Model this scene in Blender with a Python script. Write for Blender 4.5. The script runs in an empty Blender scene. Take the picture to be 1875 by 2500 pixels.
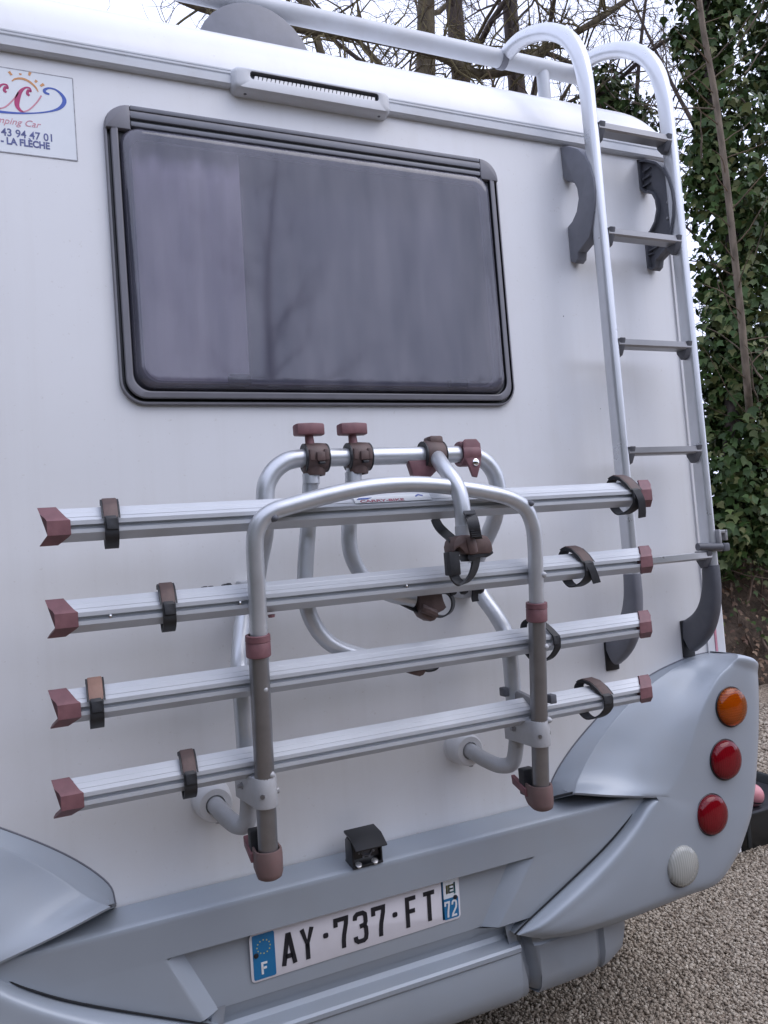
import bpy, bmesh, math, random
import numpy as np
from mathutils import Vector, Matrix, noise
rad = math.radians
random.seed(7); np.random.seed(7)
S = bpy.context.scene
COL = S.collection

# ------------------------------------------------------------------ camera
EYE = Vector((0.0, -1.85, 1.5))
cam = bpy.data.objects.new('camera', bpy.data.cameras.new('camera'))
COL.objects.link(cam)
cam.data.lens = 27.03; cam.data.sensor_width = 36; cam.data.clip_start = 0.05; cam.data.clip_end = 500
# ------------------------------------------------------------------ world, sun, exposure
SUN_EL, SUN_AZ = rad(50), rad(132)          # azimuth from +y clockwise: behind the viewer and to the right
W = bpy.data.worlds.new('World'); S.world = W; W.use_nodes = True
wn, wl = W.node_tree.nodes, W.node_tree.links
wn.clear()
sky = wn.new('ShaderNodeTexSky'); sky.sky_type = 'NISHITA'; sky.sun_disc = False
sky.sun_elevation = SUN_EL; sky.sun_rotation = SUN_AZ; sky.dust_density = 3.0; sky.air_density = 1.0
mixw = wn.new('ShaderNodeMixRGB'); mixw.inputs[0].default_value = 0.86
mixw.inputs[2].default_value = (9.0, 9.7, 12.7, 1)      # even cloud cover
bg = wn.new('ShaderNodeBackground'); bg.inputs[1].default_value = 0.115
wo = wn.new('ShaderNodeOutputWorld')
wl.new(sky.outputs[0], mixw.inputs[1]); wl.new(mixw.outputs[0], bg.inputs[0]); wl.new(bg.outputs[0], wo.inputs[0])
sun = bpy.data.objects.new('sun', bpy.data.lights.new('sun', 'SUN')); COL.objects.link(sun)
sun.data.energy = 0.75; sun.data.angle = rad(48); sun.data.color = (1.0, 0.96, 0.93)
sd = Vector((math.sin(SUN_AZ)*math.cos(SUN_EL), math.cos(SUN_AZ)*math.cos(SUN_EL), math.sin(SUN_EL)))
sun.rotation_euler = sd.to_track_quat('Z', 'Y').to_euler()
S.view_settings.view_transform = 'Standard'; S.view_settings.look = 'None'
S.view_settings.exposure = 0.48; S.view_settings.gamma = 1.0; S.view_settings.use_curve_mapping = False

# ------------------------------------------------------------------ measuring helpers: a sight line met with a plane of the place
F = 1877.0
R3 = np.array([[0.91391198, 0.05295865, -0.40244288], [-0.39848136, -0.07178876, -0.91436261], [-0.07731429, 0.99601293, -0.04450557]])
cam.matrix_world = Matrix.Translation(EYE) @ Matrix([list(map(float, r)) for r in R3]).to_4x4()
S.camera = cam
def ray(px, py):
    return R3 @ np.array([px-937.5, -(py-1250.0), -F])
def P(px, py, y=0.0):
    r = ray(px, py); t = (y+1.85)/r[1]
    return Vector((r[0]*t, y, r[2]*t+1.5))
def PX(px, py, x):
    r = ray(px, py); t = x/r[0]
    return Vector((x, r[1]*t-1.85, r[2]*t+1.5))
def PG(px, py, z=0.0):
    r = ray(px, py); t = (z-1.5)/r[2]
    return Vector((r[0]*t, r[1]*t-1.85, z))
def yrail(z): return -0.291-0.124*(z-1.5)
def PF(px, py, off=0.0):
    y = -0.25
    for _ in range(6): y = yrail(P(px, py, y).z)-off
    return P(px, py, y)

# ------------------------------------------------------------------ materials
def new_mat(name):
    m = bpy.data.materials.new(name); m.use_nodes = True
    return m, m.node_tree.nodes, m.node_tree.links, m.node_tree.nodes['Principled BSDF']
def mat(name, col, rough=0.5, metal=0.0, coat=0.0, var=0.08, scale=18.0, bump=0.0, bscale=400.0, dirt=None, dirt_amt=0.0, spec=0.5, rvar=0.1):
    m, n, l, b = new_mat(name)
    tc = n.new('ShaderNodeTexCoord')
    nz = n.new('ShaderNodeTexNoise'); nz.inputs['Scale'].default_value = scale; nz.inputs['Detail'].default_value = 6
    l.new(tc.outputs['Object'], nz.inputs['Vector'])
    ramp = n.new('ShaderNodeMapRange'); ramp.inputs[1].default_value = 0.3; ramp.inputs[2].default_value = 0.7
    ramp.inputs[3].default_value = 1-var; ramp.inputs[4].default_value = 1+var
    l.new(nz.outputs[0], ramp.inputs[0])
    mul = n.new('ShaderNodeMixRGB'); mul.blend_type = 'MULTIPLY'; mul.inputs[0].default_value = 1
    mul.inputs[1].default_value = (*col, 1)
    l.new(ramp.outputs[0], mul.inputs[2])
    out = mul.outputs[0]
    if dirt:
        n2 = n.new('ShaderNodeTexNoise'); n2.inputs['Scale'].default_value = scale*0.35; n2.inputs['Detail'].default_value = 9; n2.inputs['Roughness'].default_value = 0.7
        l.new(tc.outputs['Object'], n2.inputs['Vector'])
        r2 = n.new('ShaderNodeMapRange'); r2.inputs[1].default_value = 0.48; r2.inputs[2].default_value = 0.72; r2.inputs[3].default_value = 0; r2.inputs[4].default_value = dirt_amt
        l.new(n2.outputs[0], r2.inputs[0])
        md = n.new('ShaderNodeMixRGB'); l.new(r2.outputs[0], md.inputs[0]); l.new(out, md.inputs[1]); md.inputs[2].default_value = (*dirt, 1)
        out = md.outputs[0]
    l.new(out, b.inputs['Base Color'])
    rr = n.new('ShaderNodeMapRange'); rr.inputs[3].default_value = max(0.02, rough-rvar); rr.inputs[4].default_value = min(1, rough+rvar)
    l.new(nz.outputs[0], rr.inputs[0]); l.new(rr.outputs[0], b.inputs['Roughness'])
    b.inputs['Metallic'].default_value = metal
    b.inputs['Coat Weight'].default_value = coat; b.inputs['Coat Roughness'].default_value = 0.12
    b.inputs['Specular IOR Level'].default_value = spec
    if bump:
        nb = n.new('ShaderNodeTexNoise'); nb.inputs['Scale'].default_value = bscale; nb.inputs['Detail'].default_value = 3
        l.new(tc.outputs['Object'], nb.inputs['Vector'])
        bp = n.new('ShaderNodeBump'); bp.inputs['Strength'].default_value = bump; bp.inputs['Distance'].default_value = 0.002
        l.new(nb.outputs[0], bp.inputs['Height']); l.new(bp.outputs[0], b.inputs['Normal'])
    return m
def island_mat(name, cols, rough=0.6, per_object=False, trans=0.0, spec=0.4):
    m, n, l, b = new_mat(name)
    if per_object:
        g = n.new('ShaderNodeObjectInfo'); o = g.outputs['Random']
    else:
        g = n.new('ShaderNodeNewGeometry'); o = g.outputs['Random Per Island']
    cr = n.new('ShaderNodeValToRGB'); el = cr.color_ramp.elements
    while len(el) < len(cols): el.new(0.5)
    for i, c in enumerate(cols): el[i].position = i/(len(cols)-1); el[i].color = (*c, 1)
    l.new(o, cr.inputs[0]); l.new(cr.outputs[0], b.inputs['Base Color'])
    b.inputs['Roughness'].default_value = rough; b.inputs['Specular IOR Level'].default_value = spec
    return m
WHITE = mat('white_fibreglass', (0.74, 0.745, 0.755), 0.36, coat=0.25, var=0.02, scale=3, dirt=(0.60, 0.56, 0.50), dirt_amt=0.26, bump=0.05, bscale=14)
def rain_streaks(m):
    n, l = m.node_tree.nodes, m.node_tree.links; b = n['Principled BSDF']
    src = b.inputs['Base Color'].links[0].from_socket
    tc = n.new('ShaderNodeTexCoord'); mp = n.new('ShaderNodeMapping'); mp.inputs['Scale'].default_value = (16, 16, 0.55); l.new(tc.outputs['Object'], mp.inputs[0])
    a = n.new('ShaderNodeTexNoise'); a.inputs['Scale'].default_value = 1.6; a.inputs['Detail'].default_value = 6; a.inputs['Roughness'].default_value = 0.6; l.new(mp.outputs[0], a.inputs[0])
    k = n.new('ShaderNodeMapRange'); k.inputs[1].default_value = 0.50; k.inputs[2].default_value = 0.78; k.inputs[3].default_value = 0; k.inputs[4].default_value = 0.15; l.new(a.outputs[0], k.inputs[0])
    f = n.new('ShaderNodeTexNoise'); f.inputs['Scale'].default_value = 95; f.inputs['Detail'].default_value = 2; l.new(tc.outputs['Object'], f.inputs[0])
    fk = n.new('ShaderNodeMapRange'); fk.inputs[1].default_value = 0.70; fk.inputs[2].default_value = 0.78; fk.inputs[3].default_value = 0; fk.inputs[4].default_value = 0.3; l.new(f.outputs[0], fk.inputs[0])
    m1 = n.new('ShaderNodeMixRGB'); l.new(k.outputs[0], m1.inputs[0]); l.new(src, m1.inputs[1]); m1.inputs[2].default_value = (0.55, 0.53, 0.50, 1)
    m2 = n.new('ShaderNodeMixRGB'); l.new(fk.outputs[0], m2.inputs[0]); l.new(m1.outputs[0], m2.inputs[1]); m2.inputs[2].default_value = (0.50, 0.47, 0.43, 1)
    l.new(m2.outputs[0], b.inputs['Base Color'])
rain_streaks(WHITE)
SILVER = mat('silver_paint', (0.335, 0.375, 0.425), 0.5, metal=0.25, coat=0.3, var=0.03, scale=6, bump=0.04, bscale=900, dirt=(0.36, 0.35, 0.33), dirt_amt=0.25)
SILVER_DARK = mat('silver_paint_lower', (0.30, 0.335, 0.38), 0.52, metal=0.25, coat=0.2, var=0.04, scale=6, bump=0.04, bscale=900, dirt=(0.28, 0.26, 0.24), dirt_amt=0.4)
ALU = mat('anodised_aluminium', (0.53, 0.55, 0.58), 0.40, metal=0.22, var=0.03, scale=14, bump=0.03, bscale=700, dirt=(0.45, 0.44, 0.42), dirt_amt=0.15)
STILE = mat('ladder_aluminium', (0.62, 0.635, 0.66), 0.30, metal=0.62, var=0.03, scale=14, bump=0.03, bscale=700, dirt=(0.42, 0.41, 0.40), dirt_amt=0.15)
TUBE = mat('painted_tube', (0.58, 0.60, 0.63), 0.36, metal=0.6, coat=0.15, var=0.05, scale=20, bump=0.08, bscale=500, dirt=(0.33, 0.33, 0.33), dirt_amt=0.3)
STEEL = mat('dull_steel', (0.27, 0.268, 0.275), 0.36, metal=0.80, var=0.10, scale=25, dirt=(0.20, 0.18, 0.17), dirt_amt=0.35, bump=0.05)
BRACK = mat('grey_bracket', (0.46, 0.47, 0.49), 0.5, metal=0.15, var=0.05, scale=20, dirt=(0.25, 0.23, 0.2), dirt_amt=0.35, bump=0.05)
MAROON = mat('maroon_plastic', (0.165, 0.070, 0.080), 0.52, var=0.18, scale=30, dirt=(0.30, 0.16, 0.16), dirt_amt=0.4, bump=0.1)
MAROON_PALE = mat('faded_maroon_plastic', (0.17, 0.112, 0.105), 0.6, var=0.12, scale=30, dirt=(0.18, 0.09, 0.09), dirt_amt=0.5, bump=0.1)
BROWN = mat('faded_brown_plastic', (0.088, 0.055, 0.050), 0.55, var=0.2, scale=35, dirt=(0.2, 0.13, 0.11), dirt_amt=0.4, bump=0.1)
BROWN_LIGHT = mat('bleached_brown_plastic', (0.27, 0.155, 0.115), 0.55, var=0.18, scale=35, dirt=(0.16, 0.09, 0.07), dirt_amt=0.4, bump=0.1)
RUBBER = mat('black_rubber', (0.014, 0.015, 0.018), 0.5, var=0.3, scale=40, dirt=(0.05, 0.05, 0.055), dirt_amt=0.4, bump=0.15)
RUNG = mat('grey_rung', (0.32, 0.32, 0.33), 0.42, metal=0.5, var=0.05, scale=20, bump=0.05)
FRAME = mat('window_frame_grey', (0.185, 0.183, 0.205), 0.42, var=0.06, scale=20, dirt=(0.16, 0.15, 0.16), dirt_amt=0.3, bump=0.05)
DGREY = mat('dark_grey_plastic', (0.088, 0.092, 0.108), 0.5, var=0.08, scale=30, dirt=(0.14, 0.14, 0.15), dirt_amt=0.35, bump=0.12, bscale=900)
MGREY = mat('mid_grey_plastic', (0.165, 0.17, 0.195), 0.45, var=0.08, scale=30, dirt=(0.24, 0.24, 0.26), dirt_amt=0.3, bump=0.05)
BLACK = mat('black_plastic', (0.012, 0.013, 0.016), 0.38, var=0.2, scale=40, bump=0.1)
LGREY = mat('light_grey_plastic', (0.55, 0.57, 0.60), 0.4, var=0.03, scale=12, dirt=(0.38, 0.35, 0.32), dirt_amt=0.3)
LAMPBODY = mat('lamp_body_plastic', (0.57, 0.585, 0.61), 0.42, var=0.03, scale=12, dirt=(0.45, 0.41, 0.36), dirt_amt=0.3)
SILVERED = mat('silvered_plastic', (0.50, 0.50, 0.50), 0.35, metal=0.6)
WPLAST = mat('white_plastic', (0.68, 0.685, 0.70), 0.42, var=0.03, scale=12, dirt=(0.45, 0.41, 0.36), dirt_amt=0.3)
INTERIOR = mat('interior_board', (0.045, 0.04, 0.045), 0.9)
BLIND = mat('grey_blind', (0.10, 0.10, 0.14), 0.9, var=0.15, scale=5)
CURTAIN = mat('pale_curtain', (0.84, 0.77, 0.80), 0.9, var=0.05, scale=4)
CHROME = mat('chromed', (0.82, 0.82, 0.80), 0.12, metal=1.0, var=0.02)
TYRE = mat('tyre_rubber', (0.02, 0.02, 0.02), 0.8)
PLATE_W = mat('plate_white', (0.72, 0.70, 0.74), 0.35, var=0.02, dirt=(0.5, 0.47, 0.45), dirt_amt=0.15, coat=0.3)
PLATE_B = mat('plate_blue', (0.008, 0.15, 0.34), 0.35, var=0.04, coat=0.3)
INK = mat('black_ink', (0.012, 0.012, 0.018), 0.45, var=0.05)
INKW = mat('white_ink', (0.72, 0.73, 0.74), 0.45, var=0.03)
STICK = mat('sticker_white', (0.74, 0.77, 0.80), 0.4, var=0.02)
S_BLUE = mat('sticker_blue', (0.055, 0.11, 0.42), 0.5, var=0.1)
S_NAVY = mat('sticker_navy', (0.10, 0.115, 0.27), 0.5, var=0.25, scale=60)
S_PINK = mat('sticker_magenta', (0.42, 0.04, 0.15), 0.5, var=0.15)
S_ROSE = mat('sticker_rose', (0.60, 0.26, 0.32), 0.5, var=0.1)
S_ORNG = mat('sticker_orange', (0.62, 0.30, 0.12), 0.5, var=0.15)
S_GREY = mat('sticker_edge_grey', (0.34, 0.34, 0.37), 0.6, var=0.3, scale=90)
S_RED = mat('label_red', (0.42, 0.10, 0.15), 0.5, var=0.3, scale=80)
YEL = mat('plate_yellow', (0.45, 0.45, 0.16), 0.5)
TEAL = mat('plate_teal', (0.10, 0.32, 0.36), 0.5)
TROUGH = mat('black_trough_plastic', (0.010, 0.014, 0.017), 0.5, var=0.3, scale=10, dirt=(0.03, 0.03, 0.03), dirt_amt=0.5)
PINK = mat('pink_plastic', (0.55, 0.22, 0.24), 0.4, var=0.05)

def lens_mat(name, tint, clear, gloss=0.05, haze=0.15, ribs=True, amp=0.22):
    m, n, l, b = new_mat(name)
    n.remove(b)
    out = n['Material Output']
    tr = n.new('ShaderNodeBsdfTransparent'); tr.inputs[0].default_value = (*tint, 1)
    df = n.new('ShaderNodeBsdfDiffuse'); df.inputs[0].default_value = (*[c*haze for c in tint], 1)
    m1 = n.new('ShaderNodeMixShader'); m1.inputs[0].default_value = clear
    l.new(df.outputs[0], m1.inputs[1]); l.new(tr.outputs[0], m1.inputs[2])
    tc = n.new('ShaderNodeTexCoord'); wv = n.new('ShaderNodeTexWave'); wv.bands_direction = 'X' if ribs else 'Z'; wv.inputs['Scale'].default_value = 42; wv.inputs['Distortion'].default_value = 0.6; wv.inputs['Detail'].default_value = 1
    l.new(tc.outputs['Object'], wv.inputs['Vector'])
    mr = n.new('ShaderNodeMapRange'); mr.inputs[3].default_value = clear-amp; mr.inputs[4].default_value = min(1, clear+amp*0.45); l.new(wv.outputs[0], mr.inputs[0]); l.new(mr.outputs[0], m1.inputs[0])
    gl = n.new('ShaderNodeBsdfGlossy'); gl.inputs['Roughness'].default_value = gloss
    fr = n.new('ShaderNodeFresnel'); fr.inputs[0].default_value = 1.49
    m2 = n.new('ShaderNodeMixShader')
    l.new(fr.outputs[0], m2.inputs[0]); l.new(m1.outputs[0], m2.inputs[1]); l.new(gl.outputs[0], m2.inputs[2])
    l.new(m2.outputs[0], out.inputs[0])
    return m
AMBER = lens_mat('amber_lens', (1.0, 0.24, 0.006), 0.80, 0.05, 0.72, False, 0.16)
REDL = lens_mat('red_lens', (0.80, 0.016, 0.045), 0.58, 0.08, 0.34, True, 0.14)
CLEARL = lens_mat('clear_lens', (0.98, 0.975, 0.90), 0.66, 0.05, 0.80, True, 0.07)

def pane_mat():
    m, n, l, b = new_mat('smoked_acrylic')
    n.remove(b); out = n['Material Output']
    tc = n.new('ShaderNodeTexCoord')
    mp = n.new('ShaderNodeMapping'); mp.inputs['Scale'].default_value = (5, 5, 1.3)
    l.new(tc.outputs['Object'], mp.inputs[0])
    nz = n.new('ShaderNodeTexNoise'); nz.inputs['Scale'].default_value = 2.2; nz.inputs['Detail'].default_value = 7; nz.inputs['Roughness'].default_value = 0.6
    l.new(mp.outputs[0], nz.inputs[0])
    cr = n.new('ShaderNodeValToRGB'); cr.color_ramp.elements[0].position = 0.3; cr.color_ramp.elements[0].color = (0.15, 0.155, 0.22, 1)
    cr.color_ramp.elements[1].position = 0.72; cr.color_ramp.elements[1].color = (0.40, 0.385, 0.46, 1)
    l.new(nz.outputs[0], cr.inputs[0])
    df = n.new('ShaderNodeBsdfDiffuse'); l.new(cr.outputs[0], df.inputs[0])
    tr = n.new('ShaderNodeBsdfTransparent'); tr.inputs[0].default_value = (0.80, 0.77, 0.88, 1)
    m1 = n.new('ShaderNodeMixShader'); m1.inputs[0].default_value = 0.67
    l.new(df.outputs[0], m1.inputs[1]); l.new(tr.outputs[0], m1.inputs[2])
    gl = n.new('ShaderNodeBsdfGlossy'); gl.inputs['Roughness'].default_value = 0.05
    fr = n.new('ShaderNodeFresnel'); fr.inputs[0].default_value = 1.7
    m2 = n.new('ShaderNodeMixShader'); l.new(fr.outputs[0], m2.inputs[0]); l.new(m1.outputs[0], m2.inputs[1]); l.new(gl.outputs[0], m2.inputs[2])
    l.new(m2.outputs[0], out.inputs[0])
    return m
PANE = pane_mat()

# ------------------------------------------------------------------ building helpers
WLOC = {}
class MB:
    def __init__(s): s.v = []; s.f = []; s.mi = []
    def add(s, vs, fs, mi=0):
        o = len(s.v); s.v += [tuple(p) for p in vs]; s.f += [tuple(i+o for i in f) for f in fs]; s.mi += [mi]*len(fs); return s
    def box(s, a, b, mi=0, bev=0.0, rot=None, seg=2):
        a = Vector(a); b = Vector(b); c = (a+b)/2; d = [abs(q) for q in (b-a)]
        bm = bmesh.new(); bmesh.ops.create_cube(bm, size=1)
        for v in bm.verts: v.co = Vector((v.co.x*d[0], v.co.y*d[1], v.co.z*d[2]))
        if bev: bmesh.ops.bevel(bm, geom=bm.edges[:], offset=min(bev, min(d)*0.49), segments=seg, affect='EDGES', profile=0.5)
        M = Matrix.Translation(c) @ (rot.to_4x4() if rot else Matrix.Identity(4))
        bmesh.ops.transform(bm, matrix=M, verts=bm.verts[:])
        bm.verts.index_update()
        s.add([v.co[:] for v in bm.verts], [[v.index for v in f.verts] for f in bm.faces], mi); bm.free(); return s
    def tube(s, pts, r, seg=14, mi=0, cap=True, sq=None):
        pts = [Vector(p) for p in pts]; n = len(pts)
        rs = r if isinstance(r, (list, tuple)) else [r]*n
        t0 = (pts[1]-pts[0]).normalized()
        up = Vector((0, 0, 1)) if abs(t0.z) < 0.9 else Vector((0, 1, 0))
        nrm = (up-t0*up.dot(t0)).normalized(); vs = []
        for i in range(n):
            t = (pts[min(i+1, n-1)]-pts[max(i-1, 0)]).normalized()
            nrm = (nrm-t*nrm.dot(t)).normalized(); b = t.cross(nrm)
            for k in range(seg):
                a = 2*math.pi*k/seg
                ca, sa = math.cos(a), math.sin(a)
                if sq: ca *= sq[0]; sa *= sq[1]
                vs.append(pts[i]+(nrm*ca+b*sa)*rs[i])
        fs = [(i*seg+k, i*seg+(k+1) % seg, (i+1)*seg+(k+1) % seg, (i+1)*seg+k) for i in range(n-1) for k in range(seg)]
        if cap: fs += [tuple(range(seg-1, -1, -1)), tuple((n-1)*seg+k for k in range(seg))]
        return s.add(vs, fs, mi)
    def grid(s, rows, mi=0, closed=False, flip=False):
        n, m = len(rows), len(rows[0])
        fs = []
        for i in range(n-1):
            for k in range(m if closed else m-1):
                q = (i*m+k, i*m+(k+1) % m, (i+1)*m+(k+1) % m, (i+1)*m+k)
                fs.append(q[::-1] if flip else q)
        return s.add([p for r in rows for p in r], fs, mi)
    def prism(s, poly, d, mi=0, bev=0.0):
        """closed planar polygon swept along vector d"""
        d = Vector(d); n = len(poly)
        bm = bmesh.new()
        vs = [bm.verts.new(Vector(p)) for p in poly]
        f = bm.faces.new(vs)
        ex = bmesh.ops.extrude_face_region(bm, geom=[f])
        bmesh.ops.translate(bm, vec=d, verts=[e for e in ex['geom'] if isinstance(e, bmesh.types.BMVert)])
        if bev:
            es = [e for e in bm.edges if abs((e.verts[0].co-e.verts[1].co).normalized().dot(d.normalized())) < 0.5]
            bmesh.ops.bevel(bm, geom=es, offset=bev, segments=2, affect='EDGES', profile=0.5)
        bmesh.ops.recalc_face_normals(bm, faces=bm.faces[:])
        bm.verts.index_update()
        s.add([v.co[:] for v in bm.verts], [[v.index for v in f.verts] for f in bm.faces], mi); bm.free(); return s
    def lathe(s, c, axis, prof, seg=28, mi=0):
        """prof: list of (radius, height along axis)"""
        c = Vector(c); ax = Vector(axis).normalized()
        u = ax.orthogonal().normalized(); w = ax.cross(u)
        rows = []
        for r, h in prof:
            rows.append([c+ax*h+(u*math.cos(2*math.pi*k/seg)+w*math.sin(2*math.pi*k/seg))*max(r, 1e-5) for k in range(seg)])
        return s.grid(rows, mi, closed=True)
    def build(s, name, mats, parent=None, label=None, cat=None, group=None, kind=None, ang=35, smooth=True, recalc=True):
        me = bpy.data.meshes.new(name)
        vs = np.array(s.v, dtype=float)
        c = Vector(((vs.min(0)+vs.max(0))/2).tolist())
        me.from_pydata((vs-np.array(c)).tolist(), [], s.f)
        mats = mats if isinstance(mats, (list, tuple)) else [mats]
        for m in mats: me.materials.append(m)
        if len(mats) > 1: me.polygons.foreach_set('material_index', s.mi)
        if recalc:
            bm = bmesh.new(); bm.from_mesh(me); bmesh.ops.recalc_face_normals(bm, faces=bm.faces[:]); bm.to_mesh(me); bm.free()
        if smooth:
            me.polygons.foreach_set('use_smooth', [True]*len(me.polygons))
            me.set_sharp_from_angle(angle=rad(ang))
        me.update()
        o = bpy.data.objects.new(name, me); COL.objects.link(o)
        WLOC[o.name] = c
        if parent: o.parent = parent; o.location = c-WLOC[parent.name]
        else: o.location = c
        props(o, label, cat, group, kind)
        return o
def props(o, label=None, cat=None, group=None, kind=None):
    if label: o['label'] = label
    if cat: o['category'] = cat
    if group: o['group'] = group
    if kind: o['kind'] = kind
def thing(name, loc, label, cat, group=None):
    o = bpy.data.objects.new(name, None); COL.objects.link(o); o.location = loc; o.empty_display_size = 0.1
    WLOC[o.name] = Vector(loc); props(o, label, cat, group); return o
def place_copy(src, parent, name, wloc, rot=None):
    o = src.copy(); COL.objects.link(o); WLOC[o.name] = Vector(wloc)
    o.parent = parent; o.location = Vector(wloc)-(WLOC[parent.name] if parent else Vector())
    if rot: o.rotation_euler = rot
    return o
def cr(pts, n=6, closed=False):
    """Catmull-Rom through tuples/vectors of any size"""
    A = np.array([list(p) for p in pts], dtype=float); N = len(A); out = []
    rng = range(N if closed else N-1)
    for i in rng:
        p1, p2 = A[i], A[(i+1) % N]
        p0 = A[(i-1) % N] if (closed or i > 0) else 2*p1-p2
        p3 = A[(i+2) % N] if (closed or i+2 < N) else 2*p2-p1
        for k in range(n):
            t = k/n
            out.append(0.5*((2*p1)+(-p0+p2)*t+(2*p0-5*p1+4*p2-p3)*t*t+(-p0+3*p1-3*p2+p3)*t**3))
    if not closed: out.append(A[-1])
    return out
def vcr(pts, n=6, closed=False): return [Vector(p.tolist()) for p in cr(pts, n, closed)]
def ribbon(mb, pts, w, U, V, N, O, h=0.0008, mi=0, round_ends=True):
    """flat lettering stroke of width w along 2-D points, standing h proud of the plane O + U,V"""
    w2 = w if isinstance(w, (list, tuple)) else [w]*len(pts)
    def pt(p, hh): return O+U*p[0]+V*p[1]+N*hh
    n = len(pts); L = []; Rr = []
    for i in range(n):
        p = np.array(pts[i], float)
        d1 = np.array(pts[i], float)-np.array(pts[i-1], float) if i > 0 else None
        d2 = np.array(pts[i+1], float)-np.array(pts[i], float) if i < n-1 else None
        if d1 is None: d1 = d2
        if d2 is None: d2 = d1
        d1 = d1/(np.linalg.norm(d1)+1e-12); d2 = d2/(np.linalg.norm(d2)+1e-12)
        t = d1+d2; t = t/(np.linalg.norm(t)+1e-9); nn = np.array([-t[1], t[0]])
        k = 1/max(0.45, nn @ np.array([-d1[1], d1[0]]))
        L.append(p+nn*w2[i]/2*k); Rr.append(p-nn*w2[i]/2*k)
    rows = [[pt(a, 0.0), pt(a, h), pt(b, h), pt(b, 0.0)] for a, b in zip(L, Rr)]
    mb.grid(rows, mi)
    mb.add(rows[0], [(0, 1, 2, 3)], mi); mb.add(rows[-1], [(3, 2, 1, 0)], mi)
def text_mesh(mb, txt, size, O, U, V, N, h=0.0006, mi=0, offset=0.0, sx=1.0, align='LEFT', shear=0.0):
    cu = bpy.data.curves.new('lettering', 'FONT'); cu.body = txt; cu.size = size; cu.offset = offset; cu.align_x = align; cu.extrude = h/2; cu.shear = shear; cu.resolution_u = 4
    o = bpy.data.objects.new('lettering', cu)
    me = o.to_mesh()
    vs = [O+U*(v.co.x*sx)+V*v.co.y+N*(v.co.z+h/2) for v in me.vertices]
    fs = [list(p.vertices) for p in me.polygons]
    mb.add(vs, fs, mi); o.to_mesh_clear(); bpy.data.objects.remove(o); bpy.data.curves.remove(cu)
XV, YV, ZV = Vector((1, 0, 0)), Vector((0, 1, 0)), Vector((0, 0, 1))
def rrect(x0, x1, z0, z1, r, n=6):
    out = []
    for cx, cz, a0 in ((x1-r, z1-r, 0), (x0+r, z1-r, 90), (x0+r, z0+r, 180), (x1-r, z0+r, 270)):
        for k in range(n+1):
            a = rad(a0+90*k/n); out.append((cx+r*math.cos(a), cz+r*math.sin(a)))
    return out
#@@STRUCTURE
# ================================================================== MOTORHOME
CX = 0.675; XR = 1.967; XL = 2*CX-XR; YBACK = 5.6
home = thing('motorhome', (CX, 1.5, 0), 'white motorhome with silver rear bumper and a smoked rear window', 'motorhome')
# rear wall, open where the window sits
wx0, wx1, wz0, wz1 = 0.212, 1.206, 1.911, 2.525
m = MB()
def wallgrid(mb, xs, zs, y, hole, flip=False):
    for i in range(len(xs)-1):
        for k in range(len(zs)-1):
            if (i, k) in hole: continue
            mb.add([(xs[i], y, zs[k]), (xs[i+1], y, zs[k]), (xs[i+1], y, zs[k+1]), (xs[i], y, zs[k+1])], [(0, 1, 2, 3)])
wallgrid(m, [XL, wx0, wx1, XR-0.012], [0.45, wz0, wz1, 2.705], 0.0, {(1, 1)})
wallgrid(m, [XL, wx0, wx1, XR-0.012], [0.45, wz0, wz1, 2.705], 0.03, {(1, 1)})
m.add([(wx0, 0, wz0), (wx1, 0, wz0), (wx1, 0, wz1), (wx0, 0, wz1), (wx0, 0.03, wz0), (wx1, 0.03, wz0), (wx1, 0.03, wz1), (wx0, 0.03, wz1)], [(0, 1, 5, 4), (1, 2, 6, 5), (2, 3, 7, 6), (3, 0, 4, 7)])
m.build('rear_wall', WHITE, home, smooth=False, recalc=False)
for nm, x in (('side_wall', XR), ('side_wall', XL)):
    t = 0.03 if x > CX else -0.03
    MB().box((x-t, 0.012, 0.78), (x, YBACK, 2.72)).build(nm, WHITE, home)
MB().box((XL+0.03, YBACK-0.03, 0.78), (XR-0.03, YBACK, 2.72)).build('front_wall', WHITE, home)
MB().box((XL+0.03, 0.04, 0.40), (XR-0.03, YBACK-0.04, 0.445)).build('floor_panel', DGREY, home)
# roof cap with its rounded rear edge and rounded ends
prof = [(0.0, 2.700), (0.0, 2.735), (0.006, 2.765), (0.020, 2.803), (0.045, 2.842), (0.085, 2.880), (0.14, 2.915), (0.22, 2.942), (0.4, 2.965), (1.2, 2.985), (YBACK, 2.985)]
prof = [tuple(p) for p in cr(prof, 4)]
xs = [XL+0.13*(1-math.cos(rad(a))) for a in range(0, 91, 10)]
xs = xs+list(np.linspace(XL+0.13, XR-0.13, 9)[1:-1])+[XR-0.13*(1-math.cos(rad(a))) for a in range(90, -1, -10)]
rows = []
for x in xs:
    e = max(0, 1-min(x-XL, XR-x)/0.13); k = math.sqrt(max(0.0, 1-e*e))
    rows.append([(x, y, 2.70+(z-2.70)*(0.10+0.90*k)) for y, z in prof])
MB().grid(rows).build('roof', WHITE, home, ang=60)
# roof seam rail
m = MB()
pr = [(0, 2.676), (-0.014, 2.676), (-0.020, 2.681), (-0.020, 2.700), (-0.015, 2.702), (-0.015, 2.706), (-0.018, 2.708), (-0.018, 2.713), (-0.013, 2.7135), (-0.013, 2.716), (-0.016, 2.7165), (-0.016, 2.720), (-0.004, 2.724), (0, 2.724)]
m.grid([[(x, y, z) for y, z in pr] for x in (XL, XR-0.02)])
m.build('seam_rail', LGREY, home, ang=20)
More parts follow.
